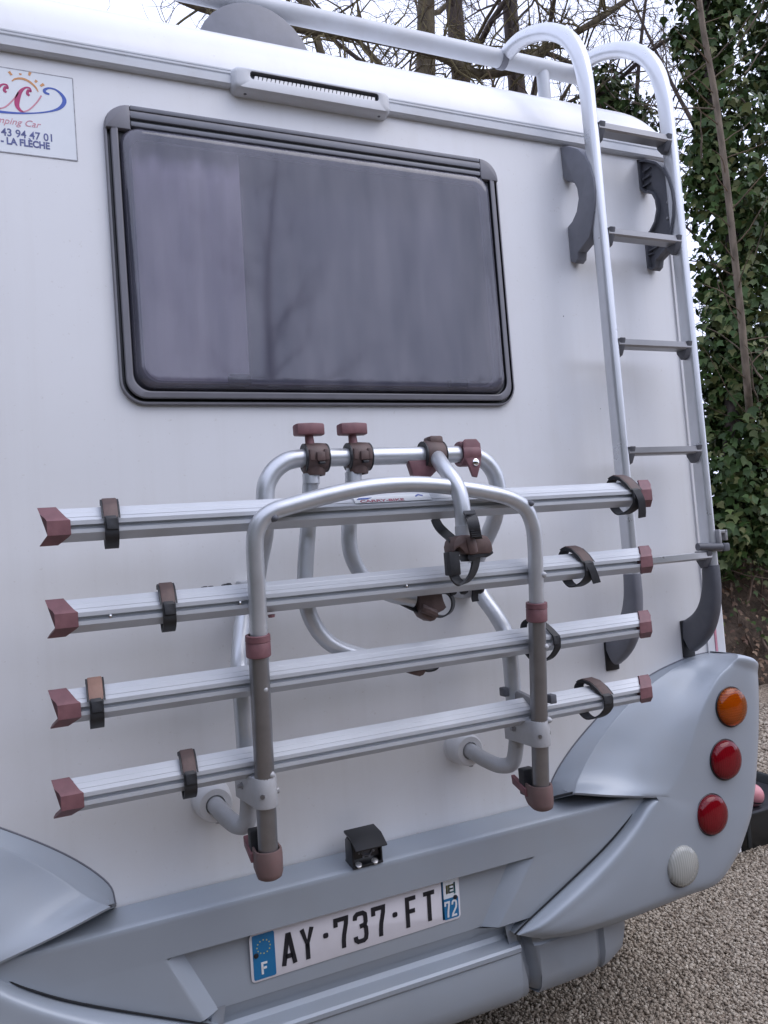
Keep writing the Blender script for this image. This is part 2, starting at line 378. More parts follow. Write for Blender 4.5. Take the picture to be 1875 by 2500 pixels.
# corner moulding
m = MB()
cm = [(XR-0.075, 0.0), (XR-0.075, -0.006), (XR-0.048, -0.008), (XR-0.044, -0.004), (XR-0.038, -0.010), (XR-0.012, -0.012), (XR-0.002, -0.006), (XR+0.003, 0.006), (XR+0.003, 0.06), (XR, 0.062)]
m.grid([[(x, y, z) for x, y in cm] for z in (1.04, 2.69)])
m.build('corner_moulding', WPLAST, home, ang=25)
MB().box((XR-0.047, -0.0105, 1.05), (XR-0.040, -0.003, 2.68)).build('moulding_insert', S_ROSE, home)

# ---- window
win = None
ox0, ox1, oz0, oz1 = 0.172, 1.247, 1.871, 2.587
def ring(ins, y, r): return [(x, y, z) for x, z in rrect(ox0+ins, ox1-ins, oz0+ins, oz1-ins, r, 8)]
m = MB()
rr = [ring(0.0, 0.0, 0.058), ring(0.0, -0.010, 0.058), ring(0.002, -0.014, 0.056), ring(0.006, -0.0145, 0.052)]
m.grid(rr, 0, closed=True)
m.grid([ring(0.006, -0.0145, 0.052), ring(0.007, -0.003, 0.051), ring(0.0125, -0.003, 0.046), ring(0.0135, -0.016, 0.045)], 1, closed=True)
m.grid([ring(0.0135, -0.016, 0.045), ring(0.016, -0.0195, 0.044), ring(0.027, -0.0215, 0.04), ring(0.030, -0.020, 0.04)], 0, closed=True)
m.grid([ring(0.030, -0.020, 0.04), ring(0.032, -0.010, 0.04), ring(0.036, -0.008, 0.04), ring(0.042, 0.0, 0.04)], 1, closed=True)
m.grid([ring(0.0, 0.0, 0.058), ring(0.06, 0.0005, 0.04)], 0, closed=True)
win = m.build('window', [FRAME, BLACK], home, ang=30)
# bulged acrylic pane, lower edge of the hinge rail at the top
px0, px1, pz0, pz1 = ox0+0.032, ox1-0.033, oz0+0.032, oz1-0.053
def pring(ins, y, r): return [(x, y, z) for x, z in rrect(px0+ins, px1-ins, pz0+ins, pz1-ins, r, 8)]
m = MB()
m.grid([pring(0, -0.008, 0.045), pring(0.002, -0.013, 0.045), pring(0.007, -0.024, 0.042), pring(0.014, -0.0295, 0.04), pring(0.022, -0.0308, 0.037), pring(0.026, -0.031, 0.035), pring(0.034, -0.031, 0.03)], 0, closed=True)
last = pring(0.034, -0.031, 0.03)
m.add(last, [tuple(range(len(last)))])
m.build('pane', PANE, win, ang=50)
m = MB(); m.grid([pring(-0.004, -0.0075, 0.045), pring(0.004, -0.0085, 0.045), pring(0.022, -0.004, 0.04)], 0, closed=True)
m.build('pane_gasket', BLACK, win)
# hinge rail with two slots
hz = oz1-0.003
m = MB(); m.box((ox0+0.058, -0.0150, hz-0.050), (ox1-0.058, -0.001, hz-0.0015)); m.build('hinge_bed', BLACK, win)
for a, b in ((0.0005, 0.0115), (0.0165, 0.0315), (0.0395, 0.051)):
    MB().box((ox0+0.0605, -0.0220, hz-b), (ox1-0.0605, -0.004, hz-a), bev=0.002).build('hinge_bar', MGREY, win)
for cx, w in ((ox0+0.028, 0.06), (ox1-0.046, 0.066)):
    L_ = cx < 0.5; arc = [(x, z) for x, z in rrect(ox0+0.0035, ox1-0.0035, oz0+0.0035, oz1-0.0035, 0.056, 8)]
    arc = arc[9:18] if L_ else arc[0:9]
    xi = ox0+0.059 if L_ else ox1-0.077
    pl_ = arc+([(arc[-1][0], oz1-0.0635), (arc[0][0], oz1-0.0635)] if L_ else [(arc[-1][0], oz1-0.0635), (arc[0][0], oz1-0.0635)])
    MB().prism([(x, -0.004, z) for x, z in pl_], (0, -0.0190, 0), bev=0.004).build('hinge_end', FRAME, win)
for cx in (0.452, 1.062):
    MB().box((cx-0.027, -0.024, pz0+0.018), (cx+0.027, 0.0, pz0+0.042), bev=0.003).build('window_catch', BLACK, win)
# inside: curtain, blind and lining
m = MB(); rows = []
for i in range(25):
    x = 0.20+0.30*i/24; rows.append([(x-0.012*(k/5), 0.040+0.007*math.sin(i*1.5+k*0.3)+0.004*math.sin(i*0.7), 2.60-0.70*k/5) for k in range(6)])
m.grid(rows); m.build('curtain', CURTAIN, win, ang=80)
m = MB()
MB().grid([[(0.12+1.20*i/80, 0.105+0.006*math.sin(i*0.9)+0.004*math.sin(i*0.37), z) for i in range(81)] for z in (1.72, 2.2, 2.66)]).build('window_blind', BLIND, win, ang=80)
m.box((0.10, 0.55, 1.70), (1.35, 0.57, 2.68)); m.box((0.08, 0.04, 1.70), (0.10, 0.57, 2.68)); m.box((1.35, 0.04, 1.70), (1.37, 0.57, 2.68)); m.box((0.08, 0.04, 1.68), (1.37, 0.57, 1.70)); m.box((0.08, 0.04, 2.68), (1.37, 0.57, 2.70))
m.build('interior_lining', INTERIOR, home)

# ---- third brake light on the seam rail
m = MB()
bx0, bx1 = P(566, 200, -0.03).x, P(954, 283, -0.03).x
bz0, bz1 = 2.660, 2.720
def bring(ins, y, r, a=0.0): return [(x, y, z) for x, z in rrect(bx0+ins, bx1-ins, bz0+ins*0.3, bz1-ins*0.6, r, 5)]
sx0, sx1, sz0, sz1 = P(612, 190, -0.045).x, P(927, 254, -0.045).x, 2.687, 2.7075
def slot(y, e=0.0): return [(x, y, z) for x, z in rrect(sx0-e, sx1+e, sz0-e, sz1+e, 0.008+e, 5)]
m.grid([bring(0, 0.0, 0.016), bring(0.001, -0.026, 0.016), bring(0.006, -0.038, 0.014), bring(0.012, -0.042, 0.012), slot(-0.043, 0.002), slot(-0.042, 0.0)], 0, closed=True)
m.grid([slot(-0.042, 0.0), slot(-0.026, -0.0005)], 1, closed=True)
bl = m.build('brake_light', [LAMPBODY, MGREY], home, ang=40)
m = MB(); m.box((sx0+0.001, -0.0265, sz0), (sx1-0.001, -0.024, sz1)); m.build('reflector_bed', MGREY, bl)
for i in range(30):
    x = sx0+0.010+(sx1-sx0-0.03)*i/29
    MB().prism([(x, -0.028, sz0+0.0008), (x+0.010, -0.028, sz0+0.0008), (x+0.012, -0.028, sz0+0.013), (x+0.004, -0.028, sz0+0.013)], (0, -0.008, 0)).build('facet', SILVERED, bl)
for x in (bx0+0.035, bx1-0.03):
    MB().lathe((x, -0.018, bz0+0.0015), (0, 0, -1), [(0.004, 0), (0.004, 0.002), (0, 0.002)], 10).build('screw_hole', DGREY, bl)

# ---- dealer sticker (upper left)
Os = P(188, 393, -0.0)
SU, SV, SN = XV, ZV, Vector((0, -1, 0))
sxr = 0.5*(P(178, 192.6).x+P(188, 393).x); sz1s = P(178, 192.6).z; sz0s = P(188, 393).z
m = MB(); m.box((sxr-0.30, -0.0012, sz0s), (sxr, 0.0, sz1s)); stk = m.build('dealer_sticker', STICK, home)
m = MB()
for a, b in (((sxr-0.30, sz1s), (sxr, sz1s)), ((sxr, sz1s), (sxr, sz0s)), ((sxr, sz0s), (sxr-0.30, sz0s))):
    ribbon(m, [a, b], 0.0022, SU, SV, SN, Vector((0, -0.0012, 0)), 0.0003)
m.build('sticker_border', S_GREY, stk)
def sp(px, py):
    p = P(px, py, -0.0015); return (p.x, p.z)
def stroke_px(name, mt, pts, ws, sm=5):
    q = cr([(*sp(x, y), w) for (x, y), w in zip(pts, ws)], sm) if sm > 1 else [(*sp(x, y), w) for (x, y), w in zip(pts, ws)]
    mb = MB(); ribbon(mb, [(a[0], a[1]) for a in q], [a[2] for a in q], SU, SV, SN, Vector((0, -0.0013, 0)), 0.0004); return mb.build(name, mt, stk)
z5 = lambda x, y: (x*0.3014, 60+y*0.3014)
stroke_px('swash', S_BLUE, [z5(*q) for q in ((400, 565), (365, 550), (362, 528), (400, 515), (455, 530), (505, 575), (522, 625), (490, 672), (420, 700), (300, 716), (160, 718), (20, 708), (-120, 690))], [0.004, 0.006, 0.006, 0.004, 0.004, 0.007, 0.009, 0.007, 0.004, 0.003, 0.004, 0.0055, 0.006])
for dx in (0, -187):
    stroke_px('letter', S_PINK, [z5(x+dx, y-dx*0.14*-1) for x, y in ((240, 575), (222, 560), (230, 535), (250, 540), (240, 515), (205, 512), (165, 545), (140, 610), (140, 660), (165, 695), (190, 706))], [0.005, 0.006, 0.006, 0.004, 0.004, 0.004, 0.008, 0.011, 0.009, 0.006, 0.003])
    stroke_px('letter_tail', S_ROSE, [z5(x+dx, y-dx*0.14*-1) for x, y in ((185, 708), (235, 690), (290, 640), (320, 600), (335, 575))], [0.003, 0.003, 0.003, 0.0035, 0.003])
stroke_px('sun_arc', S_ORNG, [z5(*q) for q in ((95, 458), (125, 440), (175, 437), (220, 452), (260, 480), (290, 510), (310, 545))], [0.002, 0.004, 0.005, 0.005, 0.005, 0.004, 0.002])
for a, b in (((72, 380), (95, 410)), ((165, 395), (165, 408)), ((245, 385), (235, 412)), ((298, 452), (285, 468)), ((355, 482), (328, 498))):
    stroke_px('sun_ray', S_ORNG, [z5(*a), z5(*b)], [0.006, 0.0045], 1)
th = 0.0145
t1 = MB(); text_mesh(t1, 'Camping Car', 0.0212, Vector((0, -0.0013, 0))+Vector((sp(*z5(322, 838))[0], 0, sp(*z5(322, 838))[1])), XV, ZV, SN, 0.0004, align='RIGHT', shear=0.35, sx=1.0)
t1.build('dealer_line', S_ROSE, stk, smooth=False)
for txt, q, size, off, sx in (('02 43 94 47 01', (440, 950), 0.0245, 0.0004, 0.92), ('72200 - LA FL\u00c8CHE', (405, 1010), 0.0215, 0.0008, 0.86)):
    t1 = MB(); p = sp(*z5(*q)); text_mesh(t1, txt, size, Vector((p[0], -0.0013, p[1])), XV, ZV, SN, 0.0004, align='RIGHT', offset=off, sx=sx)
    t1.build('dealer_line', S_NAVY, stk, smooth=False)

# ---- bumper: ledge, face, undercut, step and lower valance
bx_l, bx_r = XL+0.22, XR-0.22
def bow(x): return 0.004*(1-((x-CX)/1.1)**2)       # slight bow in plan
PROF = [(0.0, 0.752), (-0.076, 0.745), (-0.0835, 0.7435), (-0.0880, 0.740), (-0.0897, 0.735), (-0.0893, 0.728), (-0.0845, 0.655)]
DX0, DX1 = 0.183, 1.135                            # plate dish in the bumper face
LOWP = [(-0.079, 0.545), (-0.076, 0.515), (-0.068, 0.497), (-0.030, 0.468), (-0.026, 0.452), (-0.032, 0.441), (-0.062, 0.431), (-0.066, 0.425), (-0.066, 0.415), (-0.058, 0.407), (-0.060, 0.40), (-0.060, 0.33), (-0.052, 0.295), (-0.030, 0.272), (0.02, 0.262), (0.25, 0.262)]
xsb = list(np.linspace(bx_l, DX0-0.03, 5))+[DX0, DX0+0.035, DX0+0.07]+list(np.linspace(DX0+0.12, DX1-0.14, 8))+[DX1-0.10, DX1-0.06, DX1]+list(np.linspace(DX1+0.04, bx_r, 4))
m = MB()
def bp(x, y, z): return (x, y-bow(x), z)
m.grid([[bp(x, y, z) for y, z in PROF] for x in xsb])
# face with the dish: (left edge leans right going down, right edge leans left)
rowsz = [0.655, 0.652, 0.640, 0.60, 0.55, 0.510, 0.497]
def dish(x, z):
    t = (0.655-z)/0.155
    lx0 = DX0+0.075*t; rx0 = DX1-0.125*t           # outer rim
    lx1 = lx0+0.035; rx1 = rx0-0.055               # floor edge
    y = -0.0845+0.0055*t+0.006*max(0, t-0.8)
    zz = min(1, max(0, (0.655-z)/0.006))
    if lx0 < x < rx0:
        k = min(1, (x-lx0)/0.035, (rx0-x)/0.055)
        y = y+(0.040*k)*zz*(1-0.25*t)
    return y
xd = sorted(set([round(v, 5) for v in list(np.linspace(bx_l, DX0-0.02, 6))+list(np.linspace(DX0, DX0+0.13, 27))+list(np.linspace(DX0+0.15, DX1-0.2, 8))+list(np.linspace(DX1-0.19, DX1+0.01, 41))+list(np.linspace(DX1+0.04, bx_r, 5))]))
def dish_row(z):
    t = (0.655-z)/0.155; e = min(1, max(0, (0.655-z)/0.007))
    y0 = -0.0845+0.0055*t+0.006*max(0, t-0.8); y1 = y0+0.036*(1-0.22*t)*e
    lx0 = DX0+0.075*t; rx0 = DX1-0.125*t; lx1 = lx0+0.036; rx1 = rx0-0.055*(1-0.35*t)
    xs_ = [(x, y0) for x in np.linspace(bx_l, lx0-0.006, 7)]+[(lx0, y0+0.0008*e), (lx0+0.004, y0+0.12*(y1-y0))]+[(lx1-0.004, y1-0.12*(y1-y0)), (lx1, y1)]
    xs_ += [(x, y1) for x in np.linspace(lx1+0.004, rx1-0.004, 12)]+[(rx1, y1), (rx1+0.004, y1-0.10*(y1-y0)), (rx0-0.004, y0+0.10*(y1-y0)), (rx0, y0+0.0008*e)]+[(x, y0) for x in np.linspace(rx0+0.006, bx_r, 7)]
    return [bp(x, y, z) for x, y in xs_]
m.grid([dish_row(z) for z in (0.655, 0.6515, 0.648, 0.62, 0.585, 0.55, 0.52, 0.50)])
lowp = [(p[0], p[1]) for p in LOWP[3:]]
m.grid([[bp(x, dish(x, 0.50), 0.50), bp(x, -0.036, 0.474)]+[bp(x, y, z) for y, z in lowp] for x in xd if x < 1.085 and x > 2*CX-1.085])
bump = m.build('bumper', SILVER, home, ang=33)
# lower valance corners: rounded round the sides, with a pressed groove
for sgn in (1, -1):
    m = MB(); rows = []
    plan = [(1.040, -0.052), (1.068, -0.050), (1.082, -0.022), (1.094, -0.018), (1.110, -0.050), (1.14, -0.056), (1.22, -0.056), (1.30, -0.054), (1.328, -0.052), (1.338, -0.036), (1.350, -0.036), (1.358, -0.048), (1.40, -0.036), (1.455, -0.008), (1.50, 0.04), (1.53, 0.11), (1.545, 0.25), (1.55, 0.6)]
    hs = [(0.0, 0.505), (0.002, 0.462), (0.0, 0.418), (-0.004, 0.412), (-0.003, 0.405), (-0.004, 0.33), (0.004, 0.298), (0.022, 0.276), (0.07, 0.264), (0.2, 0.262)]
    for i, (x, y) in enumerate(plan):
        x0, y0 = plan[max(i-1, 0)]; x1, y1 = plan[min(i+1, len(plan)-1)]
        if i < 10: nx, ny = 0, 1
        else:
            d = Vector((x1-x0, y1-y0)).normalized(); nx, ny = -d.y, d.x
        row = []
        for q, z in hs:
            sl = 0.035*(0.505-z)/0.2 if i < 5 else 0.0
            row.append((CX+sgn*(x+sl+nx*q-CX), y+ny*q-bow(min(x, 1.3)), z))
        rows.append(row)
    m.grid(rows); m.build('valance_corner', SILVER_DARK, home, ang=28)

# ---- rear corner panels carrying the lamps (right one measured, left one mirrored)
def RW(*cells): return [P(x, y, d) for x, y, d in cells]
UP = [
 RW((1752, 1590, 0.0), (1762, 1590, 0.0), (1775, 1591, 0.0), (1797, 1593, -0.0), (1815, 1596, 0.0), (1836, 1600, 0.0), (1841, 1603, -0.0)),
 RW((1743, 1591, -0.003), (1757, 1592, -0.03), (1775, 1594, -0.07), (1800, 1598, -0.112), (1817, 1601, -0.118), (1836, 1606, -0.115), (1845, 1612, -0.104)),
 RW((1692, 1602, -0.003), (1713, 1604, -0.030), (1747, 1611, -0.066), (1786, 1622, -0.118), (1814, 1632, -0.120), (1838, 1638, -0.116), (1850, 1645, -0.100)),
 RW((1633, 1626, -0.003), (1657, 1626, -0.032), (1707, 1638, -0.064), (1758, 1652, -0.118), (1806, 1664, -0.121), (1840, 1672, -0.117), (1852, 1680, -0.100)),
 RW((1588, 1650, -0.003), (1612, 1655, -0.034), (1675, 1672, -0.066), (1736, 1690, -0.118), (1796, 1706, -0.121), (1841, 1716, -0.117), (1853, 1726, -0.100)),
 RW((1515, 1699, -0.003), (1550, 1706, -0.036), (1630, 1724, -0.070), (1714, 1745, -0.118), (1786, 1770, -0.121), (1840, 1780, -0.117), (1852, 1790, -0.100)),
 RW((1449, 1765, -0.003), (1494, 1768, -0.040), (1592, 1788, -0.076), (1695, 1806, -0.118), (1776, 1830, -0.121), (1837, 1844, -0.117), (1849, 1854, -0.100)),
 RW((1390, 1837, -0.003), (1446, 1838, -0.045), (1558, 1850, -0.084), (1676, 1862, -0.118), (1765, 1888, -0.121), (1833, 1902, -0.117), (1845, 1912, -0.100)),
 RW((1350, 1905, -0.003), (1412, 1905, -0.060), (1522, 1906, -0.094), (1652, 1912, -0.119), (1754, 1940, -0.121), (1827, 1954, -0.117), (1839, 1962, -0.100)),
 RW((1345, 1949, -0.004), (1404, 1935, -0.098), (1490, 1941, -0.112), (1628, 1945, -0.121), (1746, 1972, -0.122), (1822, 1984, -0.117), (1834, 1994, -0.100)),
]
LO = [
 RW((1622, 1944, -0.118), (1625, 1945, -0.120), (1628, 1945, -0.121), (1746, 1972, -0.122), (1822, 1984, -0.117), (1834, 1994, -0.100)),
 RW((1566, 1951, -0.082), (1592, 1962, -0.116), (1630, 1978, -0.126), (1738, 2004, -0.123), (1807, 2030, -0.117), (1820, 2038, -0.100)),
 RW((1530, 2004, -0.082), (1556, 2016, -0.118), (1600, 2036, -0.129), (1714, 2064, -0.124), (1786, 2081, -0.117), (1799, 2090, -0.100)),
 RW((1482, 2061, -0.082), (1510, 2076, -0.120), (1560, 2098, -0.131), (1672, 2128, -0.124), (1738, 2148, -0.117), (1751, 2157, -0.100)),
 RW((1421, 2122, -0.082), (1452, 2140, -0.120), (1508, 2160, -0.131), (1608, 2176, -0.124), (1664, 2180, -0.117), (1674, 2188, -0.100)),
 RW((1333, 2205, -0.082), (1372, 2214, -0.118), (1424, 2226, -0.129), (1488, 2240, -0.124), (1528, 2236, -0.117), (1536, 2243, -0.100)),
 RW((1283, 2252, -0.082), (1314, 2262, -0.110), (1345, 2270, -0.118), (1384, 2276, -0.116), (1412, 2273, -0.110), (1418, 2279, -0.098)),
 RW((1256, 2280, -0.082), (1268, 2283, -0.090), (1282, 2286, -0.093), (1300, 2289, -0.093), (1316, 2290, -0.091), (1322, 2293, -0.088)),
]
def smooth_patch(rows, nu=5, nv=5):
    R1 = [cr(r, nv) for r in rows]
    cols = [cr([R1[i][k] for i in range(len(R1))], nu) for k in range(len(R1[0]))]
    return [[Vector(cols[k][i].tolist()) for k in range(len(cols))] for i in range(len(cols[0]))]
UP = [[r[0], r[0].lerp(r[1], 0.86), r[1].lerp(r[2], 0.10), r[2], r[2].lerp(r[3], 0.80), r[3].lerp(r[4], 0.10)]+r[4:] for r in UP]
UP = [r[:4]+[r[4], r[5]]+r[6:] for r in UP]
UP[-1] = UP[-1][:]
LO = [r[:2]+[r[1].lerp(r[2], 0.6), r[2].lerp(r[3], 0.25)]+r[3:] for r in LO]
LO[0] = [LO[0][0], LO[0][1]]+UP[-1][4:]
UP[0] = [Vector((p.x, 0.0, p.z)) for p in UP[1]]
up, lo = smooth_patch(UP), smooth_patch(LO)
def panel_mesh(mir):
    f = (lambda p: (2*CX-p[0], p[1], p[2])) if mir else (lambda p: tuple(p))
    m = MB()
    m.grid([[f(p) for p in r] for r in up]); m.grid([[f(p) for p in r] for r in lo])
    edge = [r[-1] for r in up]+[r[-1] for r in lo[1:]]
    n = len(edge); back = []
    for i, p in enumerate(edge):
        k = min(1, i/(n*0.55)); low = max(0, (i-len(up)+10)/(n-len(up)+10))
        a = Vector((p.x+0.012*(1-low), -0.07, p.z-0.004*low)); b = Vector((p.x+0.018*(1-low)-0.01*low, 0.02, p.z+0.004*low)); c = Vector((p.x+0.020*(1-low)-0.03*low, 0.45, p.z+0.01*low))
        back.append([f(p), f(a), f(b), f(c)])
    m.grid(back)
    under = up[-1][:25]
    m.grid([[f(p), f(p+Vector((0, 0.004, -0.006))), f(p+Vector((0, 0.05, -0.004)))] for p in under])
    seam = [r[0] for r in lo]
    m.grid([[f(p), f(p+Vector((0.002, 0.012, -0.002))), f(p+Vector((0.006, 0.05, -0.006)))] for p in seam])
    return m
for mir in (False, True):
    pn = panel_mesh(mir).build('corner_panel', SILVER, home, ang=50, smooth=False)
    bm = bmesh.new(); bm.from_mesh(pn.data); bmesh.ops.remove_doubles(bm, verts=bm.verts[:], dist=0.0004); bmesh.ops.recalc_face_normals(bm, faces=bm.faces[:])
    for f in bm.faces: f.smooth = True
    bm.to_mesh(pn.data); bm.free(); pn.data.set_sharp_from_angle(angle=rad(50))
# dark strips laid along the panel's seams to draw in their shadowed gaps
for mir in (False, True):
    fm = (lambda p: Vector((2*CX-p.x, p.y, p.z))) if mir else (lambda p: Vector(p))
    sm = [fm(r[0]+Vector((-0.003, -0.006, 0.002))) for r in lo[2:]]
    MB().tube(sm, 0.0026, 6).build('gap_strip', BLACK, home)
    sm = [fm(Vector((r[0].x-0.001, -0.001, r[0].z+0.001))) for r in up[5:]]
    MB().tube(sm, 0.0022, 6).build('gap_strip', MGREY, home)
    sm = [fm(p+Vector((0.0, 0.012, -0.0045))) for p in up[-1][:24]]
    MB().tube(sm, 0.004, 6).build('gap_strip', BLACK, home)
# lamps
def lamp(px, py, lens, name, bowl, mir=False, tilt=0.0):
    c = P(px, py, -0.121)
    if mir: c.x = 2*CX-c.x
    ax = Vector((0.0, -1, 0.03)).normalized()
    body = MB()
    body.lathe(c, ax, [(0.060, -0.006), (0.0605, 0.0015), (0.0585, 0.0035), (0.0565, 0.0015), (0.056, -0.01)], 40)
    b = body.build(name, BLACK, home)
    MB().lathe(c, ax, [(0.0555, 0.003), (0.048, -0.010), (0.034, -0.022), (0.018, -0.029), (0.0, -0.032)], 36).build('reflector_bowl', bowl, b)
    MB().lathe(c, ax, [(0.0563, 0.0005), (0.0560, 0.008), (0.052, 0.0145), (0.040, 0.0195), (0.022, 0.0225), (0.0, 0.0235)], 40).build('lens', lens, b, ang=60)
    MB().lathe(c+ax*-0.030+Vector((-0.006, 0, -0.006)), ax, [(0.010, 0.0), (0.010, 0.012), (0.006, 0.020), (0.0, 0.022)], 14).build('bulb', CHROME if lens is CLEARL else bowl, b)
    return b
BOWL_A = mat('bright_reflector', (0.98, 0.92, 0.80), 0.25, metal=0.2)
BOWL_R = mat('dull_reflector', (0.80, 0.75, 0.75), 0.4, metal=0.2)
BOWL_C = mat('yellowed_reflector', (0.95, 0.94, 0.86), 0.25, metal=0.15)
for mir in (False, True):
    lamp(1784, 1725, AMBER, 'indicator_lamp', BOWL_A, mir); lamp(1770, 1854, REDL, 'tail_lamp', BOWL_R, mir)
    lamp(1736, 1988, REDL, 'fog_lamp', BOWL_R, mir); lamp(1663, 2112, CLEARL, 'reversing_lamp', BOWL_C, mir)

# ---- number plate in the dish
pa, pb, pc, pd = P(614.3, 2400.9, -0.054), P(1124, 2239, -0.054), P(1115.2, 2142.7, -0.062), P(605.2, 2288, -0.062)
PU = (pb-pa).normalized(); PW = (pb-pa).length; PN = PU.cross(pd-pa).normalized()*1
if PN.y > 0: PN = -PN
PV = PN.cross(PU)*1
if PV.z < 0: PV = -PV
PH = 0.112
m = MB()
rp = [pa+PU*x+PV*z for x, z in rrect(0, PW, 0, PH, 0.010, 4)]
m.prism(rp, PN*0.003, bev=0.0008)
plate = m.build('number_plate', PLATE_W, home)
O2 = pa+PN*0.003
def pband(x0, x1, z0, z1, mt, name, h=0.0006):
    mb = MB(); mb.prism([O2+PU*x+PV*z for x, z in rrect(x0, x1, z0, z1, 0.004, 3)], PN*h); return mb.build(name, mt, plate)
pband(0.006, 0.058, 0.005, PH-0.004, PLATE_B, 'euro_band')
pband(PW-0.047, PW-0.005, 0.006, PH*0.53, PLATE_B, 'department_band')
pband(PW-0.047, PW-0.005, PH*0.53, PH-0.004, STICK, 'region_field')
pband(PW-0.050, PW-0.0478, 0.008, PH-0.006, PLATE_B, 'region_edge')
for i in range(12):
    a = rad(30*i); c = O2+PU*(0.032+0.0155*math.cos(a))+PV*(0.078+0.0155*math.sin(a))
    MB().lathe(c, PN, [(0.0018, 0), (0.0018, 0.0011), (0, 0.0011)], 5).build('euro_star', YEL, plate)
def glyph(name, strokes, x, z, w, h, t, mt, hh=0.0014):
    mb = MB()
    for s in strokes: ribbon(mb, [(x+a*w, z+b*h) for a, b in s], t, PU, PV, PN, O2, hh)
    return mb.build(name, mt, plate, smooth=False)
G = {
 'A': [[(0.02, -0.03), (0.44, 1.0), (0.56, 1.0), (0.98, -0.03)], [(0.2, 0.27), (0.8, 0.27)]],
 'Y': [[(0.02, 1.04), (0.5, 0.45), (0.98, 1.04)], [(0.5, 0.5), (0.5, -0.05)]],
 '7': [[(0.02, 0.76), (0.02, 1.0), (0.97, 1.0), (0.93, 0.80), (0.72, 0.42), (0.66, 0.2), (0.65, -0.05)]],
 '3': [[(0.02, 0.80), (0.06, 0.93), (0.24, 1.0), (0.72, 1.0), (0.92, 0.93), (0.95, 0.80), (0.95, 0.66), (0.86, 0.56), (0.42, 0.53)], [(0.80, 0.55), (0.95, 0.44), (0.97, 0.2), (0.90, 0.06), (0.72, 0.0), (0.24, 0.0), (0.06, 0.07), (0.02, 0.20)]],
 'F': [[(0.06, -0.05), (0.06, 1.0), (1.0, 1.0)], [(0.06, 0.53), (0.88, 0.53)]],
 'T': [[(-0.04, 1.0), (1.04, 1.0)], [(0.5, 1.0), (0.5, -0.05)]],
 '2': [[(0.02, 0.76), (0.1, 0.93), (0.3, 1.0), (0.7, 1.0), (0.92, 0.9), (0.95, 0.7), (0.85, 0.52), (0.1, 0.12), (0.02, 0.0), (1.0, 0.0)]],
}
def pu(x, y):                                    # position along the plate of a point seen in the close view
    r = ray(560+x*0.3617, 2100+y*0.3617); e = np.array(EYE); t = np.dot(np.array(O2)-e, np.array(PN))/np.dot(r, np.array(PN)); q = Vector((e+r*t).tolist())-O2
    return q.dot(PU), q.dot(PV)
for ch, xa, xb, ya, yb in (('A', 345, 455, 705, 465), ('Y', 475, 575, 655, 425), ('7', 702, 808, 575, 360), ('3', 832, 938, 545, 325), ('7', 957, 1057, 495, 290), ('F', 1184, 1272, 440, 225), ('T', 1300, 1395, 395, 185)):
    u0 = pu(xa, (ya+yb)/2)[0]; u1 = pu(xb, (ya+yb)/2)[0]; hh = 0.0775; t = 0.0105
    glyph('character', G[ch], u0+t/2, 0.0155+t/2, u1-u0-t, hh-t, t, INK)
for x, y in ((650, 508), (1117, 367)):
    u, v = pu(x, y); pband(u-0.0065, u+0.0065, v-0.006, v+0.006, INK, 'character', 0.0014)
glyph('country_letter', G['F'], 0.0255, 0.0165, 0.0125, 0.024, 0.0048, INKW)
glyph('department_digit', G['7'], PW-0.0435, 0.013, 0.0115, 0.037, 0.0048, INKW); glyph('department_digit', G['2'], PW-0.0235, 0.013, 0.0125, 0.037, 0.0048, INKW)
for x0, x1, z0, z1, mt in ((0.006, 0.009, 0.012, 0.034, YEL), (0.012, 0.028, 0.030, 0.034, YEL), (0.012, 0.026, 0.021, 0.025, TEAL), (0.012, 0.030, 0.012, 0.016, TEAL), (0.012, 0.015, 0.012, 0.034, YEL), (0.028, 0.031, 0.008, 0.038, TEAL)):
    pband(PW-0.044+x0, PW-0.044+x1, PH*0.53+z0, PH*0.53+z1, mt, 'region_emblem', 0.0010)
for x, y in ((180, 645), (1523, 247)):
    u, v = pu(x, y)
    MB().lathe(O2+PU*u+PV*v, PN, [(0.0058, 0), (0.0058, 0.0022), (0.004, 0.0032), (0, 0.0034)], 14).build('plate_rivet', INK, plate)

# wheels under the body, for anyone looking from lower down
for x, y in ((XR-0.14, 1.35), (XL+0.14, 1.35), (XR-0.14, 4.6), (XL+0.14, 4.6)):
    w = MB().lathe((x-0.11, y, 0.34), (1, 0, 0), [(0.20, 0.0), (0.32, 0.0), (0.34, 0.03), (0.34, 0.19), (0.32, 0.22), (0.20, 0.22)], 28).build('wheel', TYRE, home)
    MB().lathe((x-0.10, y, 0.34), (1, 0, 0), [(0.0, 0.03), (0.20, 0.02), (0.20, 0.18), (0.0, 0.17)], 20).build('rim', LGREY, w)
# grime specks on the wall and roof
for px_, py_, w_ in ((381, 136, 9), (1376, 772, 5), (1466, 998, 3)):
    pp = P(px_, py_, -0.0005) if py_ > 300 else None
    if pp: MB().lathe(pp, (0, -1, 0), [(0.0011*w_/3, -0.001), (0.0009*w_/3, 0.0006), (0, 0.001)], 7).build('grime_speck', BLACK, home)

